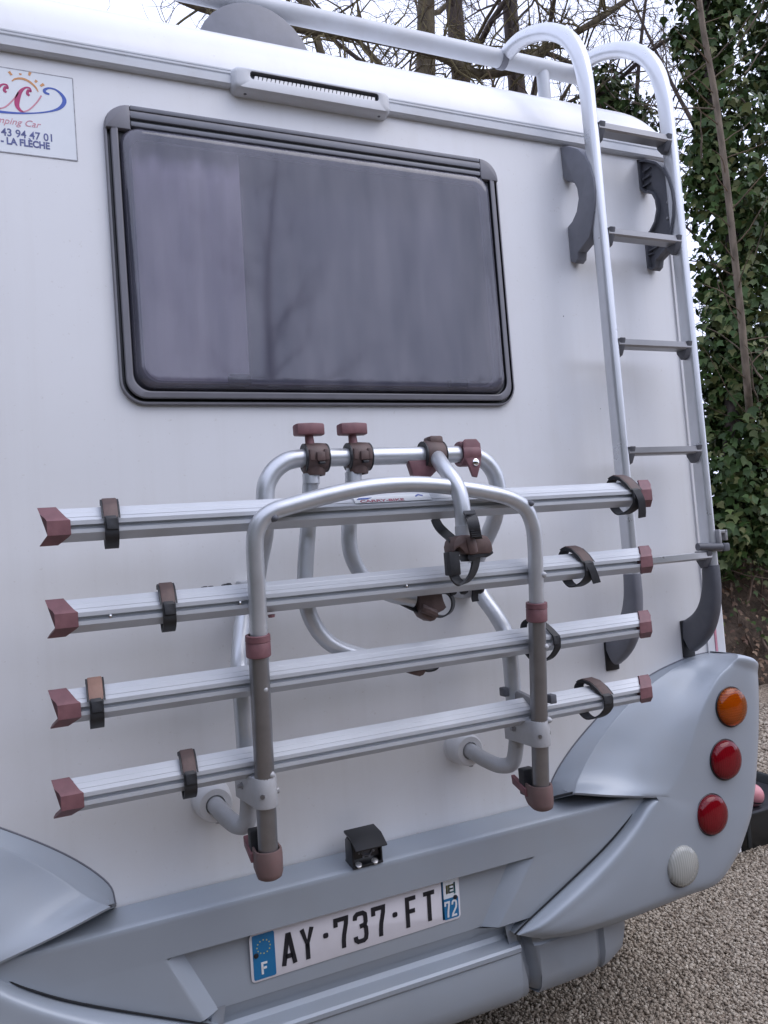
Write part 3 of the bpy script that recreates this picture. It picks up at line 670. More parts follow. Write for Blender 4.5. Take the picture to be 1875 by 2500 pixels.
# ================================================================== REVERSING CAMERA on the bumper ledge
rc_c = P(897, 2098, -0.098)
rcam = thing('reversing_camera', (rc_c.x, -0.05, 0.745), 'small black reversing camera with a peaked hood, on the bumper edge', 'reversing camera')
x0, x1 = rc_c.x-0.038, rc_c.x+0.040; zb = 0.7475; yb = -0.088; KZ = 0.86
m = MB()
m.box((x0, yb-0.012, zb-0.004), (x1, yb+0.045, zb+KZ*0.003), bev=0.002); m.build('base_plate', BLACK, rcam)
for xa in (x0, x1-0.005):
    MB().prism([(xa, yb-0.010, zb), (xa, yb+0.040, zb), (xa, yb+0.035, zb+KZ*0.062), (xa, yb+0.022, zb+KZ*0.074), (xa, yb-0.002, zb+KZ*0.070), (xa, yb-0.010, zb+KZ*0.05)], (0.005, 0, 0), bev=0.0015).build('side_cheek', BLACK, rcam)
m = MB(); m.box((x0+0.006, yb-0.004, zb+KZ*0.016), (x1-0.006, yb+0.036, zb+KZ*0.066), bev=0.004); m.build('camera_body', BLACK, rcam)
m = MB(); m.prism([(x0-0.001, yb+0.036, zb+KZ*0.079), (x0-0.001, yb-0.008, zb+KZ*0.074), (x0-0.001, yb-0.042, zb+KZ*0.054), (x0-0.001, yb-0.044, zb+KZ*0.058), (x0-0.001, yb-0.010, zb+KZ*0.080), (x0-0.001, yb+0.036, zb+KZ*0.086)], (x1-x0+0.002, 0, 0), bev=0.0015); m.build('hood', BLACK, rcam)
MB().lathe(((x0+x1)/2, yb-0.004, zb+KZ*0.040), (0, -1, 0), [(0.016, -0.004), (0.016, 0.004), (0.013, 0.005), (0.011, 0.001), (0.0, 0.003)], 24).build('camera_lens', CHROME if False else DGREY, rcam)
for i in range(8):
    a = rad(45*i+20); MB().lathe(((x0+x1)/2+0.020*math.cos(a), yb-0.004, zb+KZ*0.040+0.018*math.sin(a)), (0, -1, 0), [(0.0028, 0), (0.0028, 0.001), (0, 0.0025)], 8).build('infrared_diode', MGREY, rcam)
for dx in (0.016, 0.058):
    MB().lathe((x0+dx, yb-0.006, zb+KZ*0.003), (0, -0.5, 1), [(0.0085, -0.003), (0.0085, 0.0015), (0.006, 0.003), (0.0, 0.0035)], 16).build('screw', SILVERED, rcam)
# ================================================================== LUGGAGE RAIL on the roof
lr0 = PX(1230, 143, 1.51)
lrail = thing('luggage_rail', (0.7, lr0.y, 2.93), 'pale grey tubular luggage rail running across the roof behind the ladder hoops', 'luggage rail')
ry, rz = lr0.y, lr0.z-0.004
MB().tube([(XL+0.35, ry, rz), (XR-0.13, ry, rz)], 0.029, 20).build('rail_tube', LGREY, lrail)
for x in (1.50,):
    MB().tube([(x-0.010, ry, rz), (x+0.012, ry, rz)], 0.033, 20).build('joint_collar', MGREY, lrail)
bxc = P(622, 60, ry-0.045).x; bxt = P(605, 4, ry-0.045).z-2.90
for x in (bxc, XL+0.5, XR-0.30):
    if x == XR-0.30: continue
    w = 0.178
    outl = [(x-w, ry-0.045, 2.90)]+[(x+w*math.cos(rad(a)), ry-0.045, 2.90+bxt*math.sin(rad(a))) for a in range(180, -1, -12)]
    MB().prism(outl, (0, 0.09, 0), bev=0.006).build('rail_foot', MGREY, lrail)
MB().tube([(XR-0.30, ry, 2.93), (XR-0.30, ry, rz)], 0.022, 14).build('rail_post', LGREY, lrail)

# ================================================================== LADDER
LXA, LXB, LY = 1.512, 1.812, -0.122
lad = thing('rear_ladder', (1.66, -0.06, 1.1), 'aluminium rear ladder with hooped stiles reaching over the roof edge', 'ladder')
for X, hoop in ((LXA, [(1230, 143), (1247, 122), (1272, 97), (1305, 81), (1345, 78), (1384, 92), (1412, 130), (1428, 190), (1437, 260)]),
                (LXB, None)):
    base = [PX(x, y, LXA) for x, y in [(1230, 143), (1247, 120), (1272, 97), (1305, 82), (1345, 78), (1384, 93), (1412, 131), (1428, 190), (1437, 260)]]
    pts = [Vector((X, p.y, p.z)) for p in base]
    pts = vcr(pts, 5)
    pts += [Vector((X, LY, z)) for z in (2.62, 2.3, 1.9, 1.6, 1.36)]
    m = MB(); rows = []
    for i, p in enumerate(pts):
        d = (pts[min(i+1, len(pts)-1)]-pts[max(i-1, 0)]).normalized(); nn = Vector((0, -d.z, d.y))
        k = min(1, max(0, (2.90-p.z)/0.16)) if p.y < -0.03 else 0
        hw, hd, ex = 0.0250-0.0105*k, 0.0250-0.0020*k, 1-0.42*k
        rows.append([p+Vector((hw*math.copysign(abs(math.cos(t))**ex, math.cos(t)), 0, 0))+nn*(hd*math.copysign(abs(math.sin(t))**ex, math.sin(t))) for t in [2*math.pi*(j+0.5)/24 for j in range(24)]])
    m.grid(rows, closed=True); m.add(rows[0], [tuple(range(24))]); m.add(rows[-1], [tuple(range(24))])
    m.build('stile', STILE, lad, ang=50)
# rungs: flat grey treads with corner blocks
RZ = [PX(1472, 290, LXA).z, PX(1487, 558, LXA).z, PX(1508, 833, LXA).z, PX(1529, 1101, LXA).z, PX(1560, 1374, LXA).z]
for i, z in enumerate(RZ):
    m = MB()
    m.prism([(LXA+0.012, LY-0.023, z+0.010), (LXA+0.012, LY+0.023, z+0.010), (LXA+0.012, LY+0.023, z-0.004), (LXA+0.012, LY+0.016, z-0.011), (LXA+0.012, LY-0.018, z-0.011), (LXA+0.012, LY-0.023, z-0.006)], (LXB-LXA-0.024, 0, 0), bev=0.0012)
    r = m.build('rung', RUNG if i < 4 else STILE, lad, ang=30)
    for X, s in ((LXA, 1), (LXB, -1)):
        MB().prism([(X+s*0.012, LY-0.027, z+0.0125), (X+s*0.012, LY+0.025, z+0.0125), (X+s*0.012, LY+0.020, z-0.018), (X+s*0.012, LY+0.006, z-0.038), (X+s*0.012, LY-0.008, z-0.034), (X+s*0.012, LY-0.020, z-0.013)], (s*0.022, 0, 0), bev=0.003).build('rung_block', DGREY, r)
# arched upper brackets
z8 = lambda x, y: (1330+x*0.2411, 340+y*0.2411)
AR = [(100, 190), (112, 120), (150, 82), (230, 66), (330, 92), (400, 160), (450, 255), (488, 390), (503, 520), (500, 660), (480, 830), (450, 990), (400, 1060), (335, 1140), (328, 1215), (300, 1255), (225, 1255), (196, 1150), (165, 1060), (150, 1000), (175, 940), (225, 890), (275, 830), (318, 730), (337, 600), (322, 500), (290, 435), (255, 420), (225, 432), (150, 410), (118, 360)]
pl = [PX(*z8(*q), LXA-0.020) for q in AR]
pl = [Vector((p.x, min(p.y, -0.001), p.z)) for p in pl]
br = MB().prism(pl, (0.036, 0, 0), bev=0.004).build('wall_bracket', MGREY, lad, ang=40)
sh = Vector((LXB-LXA, 0, 0))
def rb(dx0, dx1, shrink, name, mt, par):
    c = sum(pl, Vector())/len(pl)
    return MB().prism([p+sh+Vector((dx0, 0, 0)) for p in pl], (dx1-dx0, 0, 0), bev=0.003).build(name, mt, par, ang=40)
b2 = rb(0.012, 0.036, 0, 'wall_bracket', DGREY, lad)
# open inner side of the right bracket: rim and ribs
rim = [p+sh for p in pl]
for a in range(len(rim)):
    pass
m = MB(); n = len(rim); cc = sum(rim, Vector())/n
inn = []
for i in range(n):
    t = (rim[(i+1) % n]-rim[i-1]).normalized(); nn = Vector((0, -t.z, t.y))
    inn.append(rim[i]+nn*0.007)
ar = sum((rim[i].y*rim[(i+1) % n].z-rim[(i+1) % n].y*rim[i].z) for i in range(n))
if ar < 0: inn = [2*rim[i]-inn[i] for i in range(n)]
m.grid([[rim[i], rim[i]+Vector((0.014, 0, 0))] for i in list(range(n))+[0]]); m.grid([[inn[i], inn[i]+Vector((0.014, 0, 0))] for i in list(range(n))+[0]]); m.grid([[rim[i], inn[i]] for i in list(range(n))+[0]])
m.build('bracket_rim', DGREY, b2)
for q in ((230, 180), (230, 260), (230, 340), (260, 1090), (300, 1020), (360, 960)):
    p = PX(*z8(*q), LXA-0.02)+sh
    MB().box((p.x+0.003, p.y-0.016, p.z-0.002), (p.x+0.014, p.y+0.016, p.z+0.002)).build('bracket_rib', DGREY, b2)
for q in ((420, 520), (420, 690), (150, 300), (215, 1170)):
    p = PX(*z8(*q), LXA-0.02)+sh
    MB().lathe((p.x+0.012, p.y, p.z), (-1, 0, 0), [(0.0045, 0), (0.004, 0.004), (0, 0.005)], 10).build('bracket_screw', RUNG, b2)
# curved lower feet
for X in (LXA, LXB):
    sec = vcr([(LY, 1.368, 0.0250), (LY, 1.345, 0.0254), (LY+0.004, 1.295, 0.028), (LY+0.018, 1.243, 0.033), (LY+0.044, 1.198, 0.040), (LY+0.080, 1.166, 0.046), (-0.006, 1.146, 0.050)], 5)
    rows = []
    for i, q in enumerate(sec):
        a = sec[max(i-1, 0)]; b = sec[min(i+1, len(sec)-1)]
        d = Vector((0, b.x-a.x, b.y-a.y)).normalized(); nn = Vector((0, -d.z, d.y))
        hw = 0.0172+0.004*i/len(sec); k = q.z
        rows.append([Vector((X+hw*math.copysign(abs(math.cos(t))**0.55, math.cos(t)), q.x, q.y))+nn*(k*math.copysign(abs(math.sin(t))**0.6, math.sin(t))) for t in [2*math.pi*j/20 for j in range(20)]])
    m = MB(); m.grid(rows, closed=True); m.add(rows[0], [tuple(range(20))]); m.add(rows[-1], [tuple(range(20))])
    ft = m.build('ladder_foot', MGREY if X == LXA else DGREY, lad, ang=50)
    MB().box((X-0.024, -0.007, 1.082), (X+0.024, 0.0, 1.198), bev=0.006).build('foot_gasket', BLACK, ft)
# folding-ladder latch on the right stile
zl = RZ[4]+0.022
MB().tube([(LXB-0.060, LY-0.016, zl+0.006), (LXB+0.020, LY-0.030, zl+0.000)], 0.0115, 12).build('latch_lever', DGREY, lad)
MB().box((LXB+0.010, LY-0.035, zl-0.012), (LXB+0.020, LY+0.02, zl+0.052), bev=0.003).build('latch_plate', RUNG, lad)
MB().tube([(LXB+0.012, LY-0.01, zl+0.005), (LXB+0.052, LY-0.012, zl-0.002)], 0.006, 10).build('latch_bolt', CHROME, lad)
m = MB(); m.box((LXB+0.020, LY-0.028, zl+0.040), (LXB+0.050, LY+0.006, zl+0.050), bev=0.002); m.box((LXB+0.042, LY-0.028, zl+0.018), (LXB+0.052, LY+0.006, zl+0.050), bev=0.002); m.build('latch_hook', RUNG, lad)
MB().box((LXB+0.036, LY-0.026, zl-0.014), (LXB+0.060, LY+0.004, zl+0.010), bev=0.004).build('latch_knob', DGREY, lad)

# ================================================================== BICYCLE RACK folded against the wall
rack = thing('bicycle_rack', (0.74, -0.15, 1.0), 'folded aluminium bicycle rack with four long rails and maroon end caps', 'bicycle rack')
LP = [(115, 1291), (134, 1516), (141, 1737), (149, 1960)]; RP = [(1590, 1207), (1592, 1371), (1590, 1531.6), (1591, 1690)]
RYS = [-0.302, -0.283, -0.257, -0.235]
RAILS = []; TR0 = 0.0182
def rprof(o=0.0):
    return [(u*0.86, v*0.80) for u, v in RP0(o)]
def RP0(o):
    return [(-0.000-o, 0.0152), (-o, 0.0050), (0.013, 0.0050), (0.013, -0.0056), (-o, -0.0056), (-o, -0.0148-o*0.4), (0.004, -0.0175-o), (0.028, -0.034-o), (0.0315, -0.0315), (0.016, -0.0185), (0.016, 0.0185), (0.034, 0.0405), (0.0315, 0.0465+o), (0.0285, 0.0440+o), (0.0195, 0.0352+o), (0.0190, 0.0336+o), (0.0090, 0.0243+o), (0.0090, 0.0228+o), (0.004, 0.0188+o)]
for i in range(4):
    a, b = P(*LP[i], RYS[i]), P(*RP[i], RYS[i])
    z = (a.z+b.z)/2; xa, xb = a.x, b.x
    RAILS.append((xa, xb, RYS[i], z))
    m = MB(); pr_ = rprof(); ux = 0.02
    m.grid([[(x, RYS[i]+u, z+v) for u, v in pr_+pr_[:1]] for x in (xa+0.004, xb-0.004)])
    for x in (xa+0.004, xb-0.004): m.add([(x, RYS[i]+u, z+v) for u, v in pr_], [tuple(range(len(pr_)))])
    rail = m.build('rail', ALU, rack, ang=25)
    # end caps, wings longer than the face
    for x, s in ((xa, 1), (xb, -1)):
        cp = [(-0.0035, 0.0165), (-0.0035, -0.0165), (0.003, -0.0215), (0.026, -0.0385), (0.0345, -0.037), (0.037, -0.030), (0.014, -0.014), (0.014, 0.014), (0.038, 0.039), (0.036, 0.048), (0.028, 0.0500), (0.012, 0.034), (0.002, 0.0225)]
        cp = [(u*0.86, v*0.82) for u, v in cp]
        outx = [0.0, 0.0, -0.003, -0.018, -0.018, -0.013, 0.0, 0.0, -0.013, -0.017, -0.019, -0.014, -0.003]
        inx = [0.052, 0.052, 0.047, 0.022, 0.020, 0.020, 0.05, 0.05, 0.018, 0.020, 0.022, 0.034, 0.044]
        outx = [q*0.8 for q in outx]; inx = [q*0.78 for q in inx]
        m = MB(); n = len(cp)
        A = [(x+s*outx[k], RYS[i]+cp[k][0], z+cp[k][1]) for k in range(n)]; B = [(x+s*inx[k], RYS[i]+cp[k][0], z+cp[k][1]) for k in range(n)]
        m.grid([A+A[:1], B+B[:1]]); m.add(A, [tuple(range(n))]); m.add(B, [tuple(range(n))])
        m.build('end_cap', MAROON, rail, ang=30)
# rivet dots in the slots
for i, px_, py_ in ((1, 270, 1501), (1, 587, 1470), (1, 994, 1426), (3, 1150, 0)):
    if py_ == 0: continue
    p = P(px_, py_, RYS[i]); MB().lathe((p.x, RYS[i]+0.004, RAILS[i][3]), (0, -1, 0), [(0.003, 0), (0.003, 0.003), (0, 0.004)], 8).build('slot_rivet', CHROME, rack)
# chipped paint on the arch
for x_, y_ in ((905, 1172), (918, 1169), (934, 1168), (870, 1180), (1012, 1176), (1078, 1170), (1092, 1178)):
    q = PF(x_, y_+8, TR0+0.010); MB().lathe(q+Vector((0, 0.003, 0.004)), (0.2, -0.8, 0.6), [(0.0032, -0.004), (0.0028, 0.0012), (0, 0.0016)], 7).build('paint_chip', INK, rack)
# printed label on the top rail
p0 = P(882, 1238, RYS[0]); lx = p0.x
lv = Vector((0, 0.0075, 0.0085)).normalized(); ln = XV.cross(lv).normalized(); ln = ln if ln.y < 0 else -ln
LO_ = Vector((lx, RYS[0]+0.0028, RAILS[0][3]+0.0162))
lb = MB(); lb.prism([LO_+XV*a+lv*b+ln*0.0003 for a, b in ((-0.012, 0.0005), (0.175, 0.0005), (0.175, 0.0200), (-0.012, 0.0200))], ln*0.0005)
lab = lb.build('rail_label', STICK, rack)
t1 = MB(); text_mesh(t1, 'CARRY-BIKE', 0.0100, LO_+lv*0.002+ln*0.0009, XV, lv, ln, 0.0004, offset=0.0003, sx=1.95); t1.build('label_print', S_RED, lab, smooth=False)
m = MB(); m.prism([LO_+XV*a+lv*b+ln*0.0008 for a, b in ((-0.006, 0.0112), (0.020, 0.0112), (0.032, 0.0160), (0.0, 0.0155))], ln*0.0006); m.build('label_mark', S_BLUE, lab)
m = MB()
for a, b in (((0.138, 0.013), (0.146, 0.0180)), ((0.146, 0.0180), (0.157, 0.0145))):
    ribbon(m, [a, b], 0.0035, XV, lv, ln, LO_+ln*0.0008, 0.0005)
m.build('label_mark', S_BLUE, lab)

# front hoop (folded-up platform): arch in front of the rails
TR = 0.0182
fl = [(634, 1590), (630, 1500), (625, 1400), (622, 1330), (626, 1297), (641, 1267), (668, 1248), (705, 1236), (811, 1207), (916, 1187), (1022, 1182), (1127, 1192), (1212, 1207), (1258, 1223), (1286, 1247), (1301, 1285), (1306, 1330), (1308, 1391), (1310, 1466), (1311, 1500)]
fpts = [PF(x, y, TR+0.002) for x, y in fl]
for q in fpts: q.y = min(q.y, -0.24)
fp = vcr(fpts, 5)
MB().tube(fp, TR, 18).build('front_hoop', TUBE, rack, ang=60)
legs = []
for top, bot in (((630, 1570), (656, 2096)), ((1310, 1488), (1321, 1935))):
    a, b = PF(*top, TR+0.003), PF(*bot, TR+0.003); legs.append((a, b))
    MB().tube([a, a.lerp(b, 0.5), b], 0.0207, 20).build('lower_leg', STEEL, rack, ang=60)
    d = (b-a).normalized()
    MB().lathe(a+d*-0.018, d, [(0.0195, 0), (0.0255, 0.001), (0.026, 0.013), (0.0245, 0.0145), (0.0255, 0.016), (0.0255, 0.044), (0.0235, 0.046), (0.0215, 0.046)], 24).build('leg_collar', MAROON, rack, ang=40)
# domed pins where rails are bolted through the hoop
for x, y, mt in ((665, 1264, DGREY), (1291, 1228, DGREY), (1322, 1402, BRACK), (1327, 1578, BRACK), (1335, 1757, BRACK), (640, 1682, BRACK), (657, 1890, BRACK), (630, 1474, INK)):
    p = PF(x, y, 2*TR-0.004); up_ = 1 if mt is not INK else 0.3
    MB().lathe(p+Vector((0, 0.01, 0)), (0.35, -1, -0.1), [(0.0085, -0.004), (0.0085, 0.006*up_), (0.007, 0.016*up_), (0.004, 0.020*up_), (0.0, 0.0205*up_)], 14).build('bolt_cap', mt, rack, ang=60)
# back hoop: top bar, sides kinked in to the wall, lower legs and elbows into the wall bosses
YB = -0.16; YT = -0.225
xrB = P(1256, 1730, YB).x; xlB = P(596, 1760, YB).x
top = [P(1185, 1120, YT), P(1150, 1109, YT), P(1060, 1110, YT), P(930, 1116, YT), P(816, 1117, YT), P(745, 1117, YT), P(700, 1127, YT), P(668, 1150, YT), P(651, 1188, YT)]
zt = sum(p.z for p in top[1:6])/5
xL, xR = P(648, 1225, YT).x, P(1216, 1195, YT).x
def hoop_side(X, s, Xlow):
    return [Vector((X-s*0.0, YT, zt-0.105)), Vector((X, YT+0.004, 1.600)), Vector((X, YT+0.030, 1.545)), Vector((X, YT+0.085, 1.490)), Vector((X, -0.085, 1.435)), Vector((X+(Xlow-X)*0.2, -0.062, 1.395)), Vector((X+(Xlow-X)*0.5, -0.075, 1.350)), Vector((X+(Xlow-X)*0.8, -0.118, 1.300)), Vector((Xlow, -0.150, 1.250)), Vector((Xlow, YB, 1.19)), Vector((Xlow, YB, 1.10))]
arcR = [Vector((xR-0.085+0.085*math.sin(rad(a)), YT, zt-0.085+0.085*math.cos(rad(a)))) for a in (0, 22, 45, 68, 90)]
arcL = [Vector((xL+0.085-0.085*math.sin(rad(a)), YT, zt-0.085+0.085*math.cos(rad(a)))) for a in (90, 68, 45, 22, 0)]
barx = [Vector((xL+0.085+(xR-xL-0.17)*k_, YT, zt)) for k_ in (0.07, 0.2, 0.35, 0.5, 0.65, 0.8, 0.93)]
bpts = hoop_side(xL, -1, xlB)[::-1]+arcL+barx+arcR+hoop_side(xR, 1, xrB)
bpts[0].z = bpts[-1].z = 1.06
MB().tube(vcr(bpts, 5), 0.0205, 18).build('back_hoop', TUBE, rack, ang=60)
for X in (xL, xR):
    MB().box((X-0.028, -0.05, 1.345), (X+0.028, 0.0, 1.445), bev=0.006).build('wall_plate', BRACK, rack)
for (X, (la, lb_), bz) in ((xlB, legs[0], None), (xrB, legs[1], None)):
    zb_ = 0.985 if X < 0.7 else 0.992
    bw_ = P(514, 1948, 0.0) if X < 0.7 else P(1120, 1821, 0.0); bx_, bz_ = bw_.x, bw_.z
    dx_ = bx_-X
    el = vcr([(X, YB, 1.08), (X, YB, 1.02), (X, YB+0.003, zb_-0.008), (X+dx_*0.10, YB+0.016, bz_-0.024), (X+dx_*0.38, YB+0.038, bz_-0.034), (X+dx_*0.72, YB+0.062, bz_-0.020), (X+dx_*0.95, YB+0.085, bz_-0.004), (bx_, -0.062, bz_), (bx_, -0.03, bz_)], 6)
    MB().tube(el, 0.0195, 18).build('elbow', BRACK, rack, ang=60)
    bs = MB().lathe((bx_, 0.0, bz_), (0, -1, 0), [(0.046, 0.0), (0.046, 0.003), (0.0425, 0.006), (0.041, 0.05), (0.040, 0.058), (0.036, 0.062), (0.0225, 0.063), (0.0205, 0.055)], 30).build('wall_boss', WPLAST, rack, ang=40)
    MB().lathe((bx_, -0.036, bz_+0.0405), (0, 0, 1), [(0.010, -0.004), (0.010, 0.0012), (0.007, 0.0016), (0.006, -0.001), (0, -0.001)], 16).build('boss_screw', RUNG, bs)
    MB().lathe((bx_+0.004, -0.052, bz_-0.038), (0, 0, -1), [(0.006, -0.006), (0.006, 0.005), (0.0, 0.006)], 10).build('boss_screw', RUNG, bs)
    # sheet bracket holding front leg to back leg
    zc = zb_+0.028
    t = (zc-la.z)/(lb_.z-la.z); f_ = la.lerp(lb_, t)
    bk = Vector((X, YB, zc)); d2 = Vector((bk.x-f_.x, bk.y-f_.y, 0)); nx = Vector((d2.y, -d2.x, 0)).normalized(); dn = d2.normalized()
    r1, r2 = 0.0245, 0.0235
    plan = [f_-dn*(r1*math.cos(rad(a)))+nx*(r1*math.sin(rad(a))) for a in range(-90, 91, 15)]+[bk+dn*0.018+nx*r2, bk+dn*0.018-nx*r2]
    plan = [Vector((p.x, p.y, zc-0.031)) for p in plan]
    k_ = MB().prism(plan, (0, 0, 0.062), bev=0.0012).build('leg_bracket', BRACK, rack, ang=30)
    side = -nx if nx.x > 0 else nx
    q = bk*0.75+f_*0.25; q.z = zc+0.002
    MB().lathe(q+side*r2, side, [(0.0085, -0.002), (0.0085, 0.003), (0.005, 0.004), (0.005, 0.010), (0.0, 0.011)], 6).build('bracket_bolt', RUNG, k_)
    q = f_.copy(); q.z = zc-0.004
    MB().lathe(q+(side*0.6-dn*0.8)*r1, side*0.6-dn*0.8, [(0.0055, -0.002), (0.005, 0.0018), (0.0, 0.002)], 12).build('bracket_bolt', STEEL, k_)
    MB().lathe(q-side*r1, -side, [(0.007, -0.002), (0.007, 0.004), (0.0, 0.005)], 10).build('bracket_bolt', RUNG, k_)
    # foot cap: open clip with a tongue and a dark pad at the back
    e = lb_.copy(); dleg = (lb_-la).normalized()
    rows = []
    zt_, zb2 = e.z+0.020, e.z-0.036
    for z, gro, slant in ((zb2-0.004, -0.010, 0.0), (zb2, -0.003, 0.0), (zb2+0.010, 0.0, 0.0), (zt_-0.012, 0.001, 0.0), (zt_, 0.0, 0.0), (zt_, -0.004, 0), (zt_-0.03, -0.005, 0)):
        c = e-dleg*(z-e.z)*0.0; R_ = 0.0285+gro; ring_ = []
        for a in range(0, 360, 15):
            ca, sa = math.cos(rad(a)), math.sin(rad(a))
            yy = c.y-R_*ca if ca > 0 else c.y-R_*ca*1.0+0.022*min(1, -ca*3)
            lift = 0.022*max(0, -ca) if z < e.z-0.02 else (0.008*max(0, -ca) if z > e.z else 0)
            ring_.append(Vector((c.x+R_*sa, yy, z+lift)))
        rows.append(ring_)
    m = MB(); m.grid(rows, closed=True); m.add(rows[0], [tuple(range(len(rows[0])))])
    fc = m.build('foot_cap', MAROON_PALE, rack, ang=45)
    MB().prism([(e.x-0.034, e.y+0.018, zb2+0.028), (e.x-0.034, e.y+0.075, zb2+0.045), (e.x-0.034, e.y+0.078, zb2+0.066), (e.x-0.034, e.y+0.060, zb2+0.060), (e.x-0.034, e.y+0.018, zb2+0.046)], (0.012, 0, 0), bev=0.002).build('cap_tongue', MAROON, fc)
    MB().box((e.x-0.030, e.y+0.024, zt_-0.030), (e.x+0.004, e.y+0.050, zt_+0.034), bev=0.003).build('cap_pad', RUBBER, fc)
# grey hook joining the right legs above the lowest rail
hz_ = P(1258, 1690, YB).z-0.005
m = MB()
hk = [(xrB, YB-0.006, hz_), (xrB+0.004, YB-0.035, hz_-0.003), (xrB+0.012, YB-0.075, hz_-0.016), (legs[1][0].x+0.002, -0.262, hz_-0.026)]
m.tube(vcr(hk, 5), [0.012]*16, 10, sq=(1.3, 0.8)); m.build('leg_hook', RUNG, rack)
MB().box((xrB-0.034, YB-0.012, hz_+0.000), (xrB-0.018, YB+0.012, hz_+0.022), bev=0.003).build('hook_knob', DGREY, rack)
pk = PF(1343, 1705, TR); MB().box((pk.x-0.006, pk.y-0.012, pk.z-0.012), (pk.x+0.012, pk.y+0.012, pk.z+0.010), bev=0.003).build('hook_knob', DGREY, rack)

# holder arms on the back hoop's top bar
AR_ = 0.0182
def bar_clamp(px_, py_, knob):
    c = P(px_, py_, YT); c.z = zt
    cl = MB().lathe((c.x-0.026, YT, zt), (1, 0, 0), [(0.022, 0.0), (0.030, 0.0), (0.033, 0.004), (0.034, 0.026), (0.033, 0.048), (0.030, 0.052), (0.022, 0.052)], 24).build('bar_clamp', BROWN, rack, ang=40)
    for s in (-1, 1): MB().lathe((c.x+s*0.0255-0.0015, YT, zt), (1, 0, 0), [(0.0215, 0), (0.0325, 0), (0.0325, 0.003), (0.0215, 0.003)], 22).build('clamp_ring', RUBBER, cl)
    MB().box((c.x-0.008, YT-0.040, zt-0.012), (c.x+0.012, YT-0.026, zt+0.010), bev=0.004).build('clamp_lug', BROWN, cl)
    MB().box((c.x-0.004, YT-0.0412, zt-0.018), (c.x+0.010, YT-0.030, zt-0.013), bev=0.001).build('clamp_slot', RUBBER, cl)
    for s in (-1, 1): MB().box((c.x+s*0.017-0.006, YT-0.036, zt-0.010), (c.x+s*0.017+0.006, YT-0.024, zt+0.016), bev=0.003).build('clamp_lug', BROWN, cl)
    if knob:
        k0 = Vector((c.x-0.010, YT-0.002, zt+0.030))
        MB().lathe(k0, (-0.05, 0, 1), [(0.011, -0.004), (0.010, 0.012), (0.0095, 0.024)], 14).build('knob_stem', MAROON, cl)
        m = MB(); hx = 0.034; kz = k0.z+0.020
        m.prism([(k0.x-hx, k0.y-0.010, kz), (k0.x-hx*0.9, k0.y-0.017, kz), (k0.x+0.002, k0.y-0.024, kz), (k0.x+hx*0.9, k0.y-0.016, kz), (k0.x+hx, k0.y-0.008, kz), (k0.x+hx, k0.y+0.010, kz), (k0.x+0.0, k0.y+0.018, kz), (k0.x-hx, k0.y+0.010, kz)], (0, 0, 0.026), bev=0.004)
        m.build('clamp_knob', MAROON, cl, ang=30)
    MB().lathe((c.x-0.004, YT, zt-0.020), (0, 0, -1), [(0.026, -0.006), (0.0255, 0.016), (0.024, 0.020), (0.018, 0.020)], 20).build('clamp_neck', BROWN, cl)
    return c
bar_clamp(769, 1120, True); bar_clamp(874, 1117, True)
YA = -0.205
arm1 = [(762, 1135, YT), (760, 1160, YT), (757, 1200, -0.215), (752, 1290, YA), (748, 1345, YA), (745, 1410, YA), (748, 1470, YA), (761, 1513, YA), (786, 1552, YA), (822, 1580, YA), (880, 1600, YA+0.004), (950, 1612, YA+0.005), (1010, 1618, YA+0.005)]
MB().tube(vcr([P(*q) for q in arm1], 5), AR_, 16).build('holder_arm', TUBE, rack, ang=60)
arm2 = [(866, 1132, YT), (864, 1155, YT), (862, 1190, -0.215), (855, 1250, YA), (852, 1300, YA), (854, 1335, YA), (862, 1366, YA), (880, 1399, YA), (905, 1425, YA), (950, 1450, YA), (1010, 1465, YA)]
MB().tube(vcr([P(*q) for q in arm2], 5), AR_, 16).build('holder_arm', TUBE, rack, ang=60)
for q in ((760, 1168, YT), (863, 1164, YT)):
    p = P(*q); MB().tube([p+Vector((0, 0, 0.010)), p-Vector((0.001, 0, 0.012))], AR_+0.0012, 18).build('arm_ferrule', TUBE, rack)
arm3 = [(1064, 1113, YT), (1069, 1120, -0.255), (1078, 1134, -0.285), (1095, 1156, -0.315), (1112, 1181, -0.335), (1123, 1210, -0.345), (1129, 1245, -0.350), (1132, 1280, -0.350), (1134, 1318, -0.350)]
MB().tube(vcr([P(*q) for q in arm3], 5), AR_+0.0005, 16).build('holder_arm', TUBE, rack, ang=60)
p = P(1133, 1296, -0.350); MB().tube([p+Vector((0, 0, 0.011)), p-Vector((0, 0, 0.02))], AR_+0.002, 18).build('arm_ferrule', BRACK, rack)
c3 = P(1060, 1106, YT)
cl3 = MB().lathe((c3.x-0.030, YT, zt), (1, 0, 0), [(0.022, 0.0), (0.031, 0.0), (0.034, 0.004), (0.035, 0.024), (0.033, 0.046), (0.030, 0.050), (0.022, 0.050)], 24).build('bar_clamp', BROWN, rack, ang=40)
MB().box((c3.x-0.018, YT-0.02, zt+0.020), (c3.x+0.018, YT+0.02, zt+0.044), bev=0.006).build('clamp_cap', BROWN, cl3)
for s in (-1, 1): MB().lathe((c3.x-0.006+s*0.0255-0.0015, YT, zt), (1, 0, 0), [(0.0215, 0), (0.0328, 0), (0.0328, 0.003), (0.0215, 0.003)], 22).build('clamp_ring', RUBBER, cl3)
p = P(1024, 1148, YT-0.005)
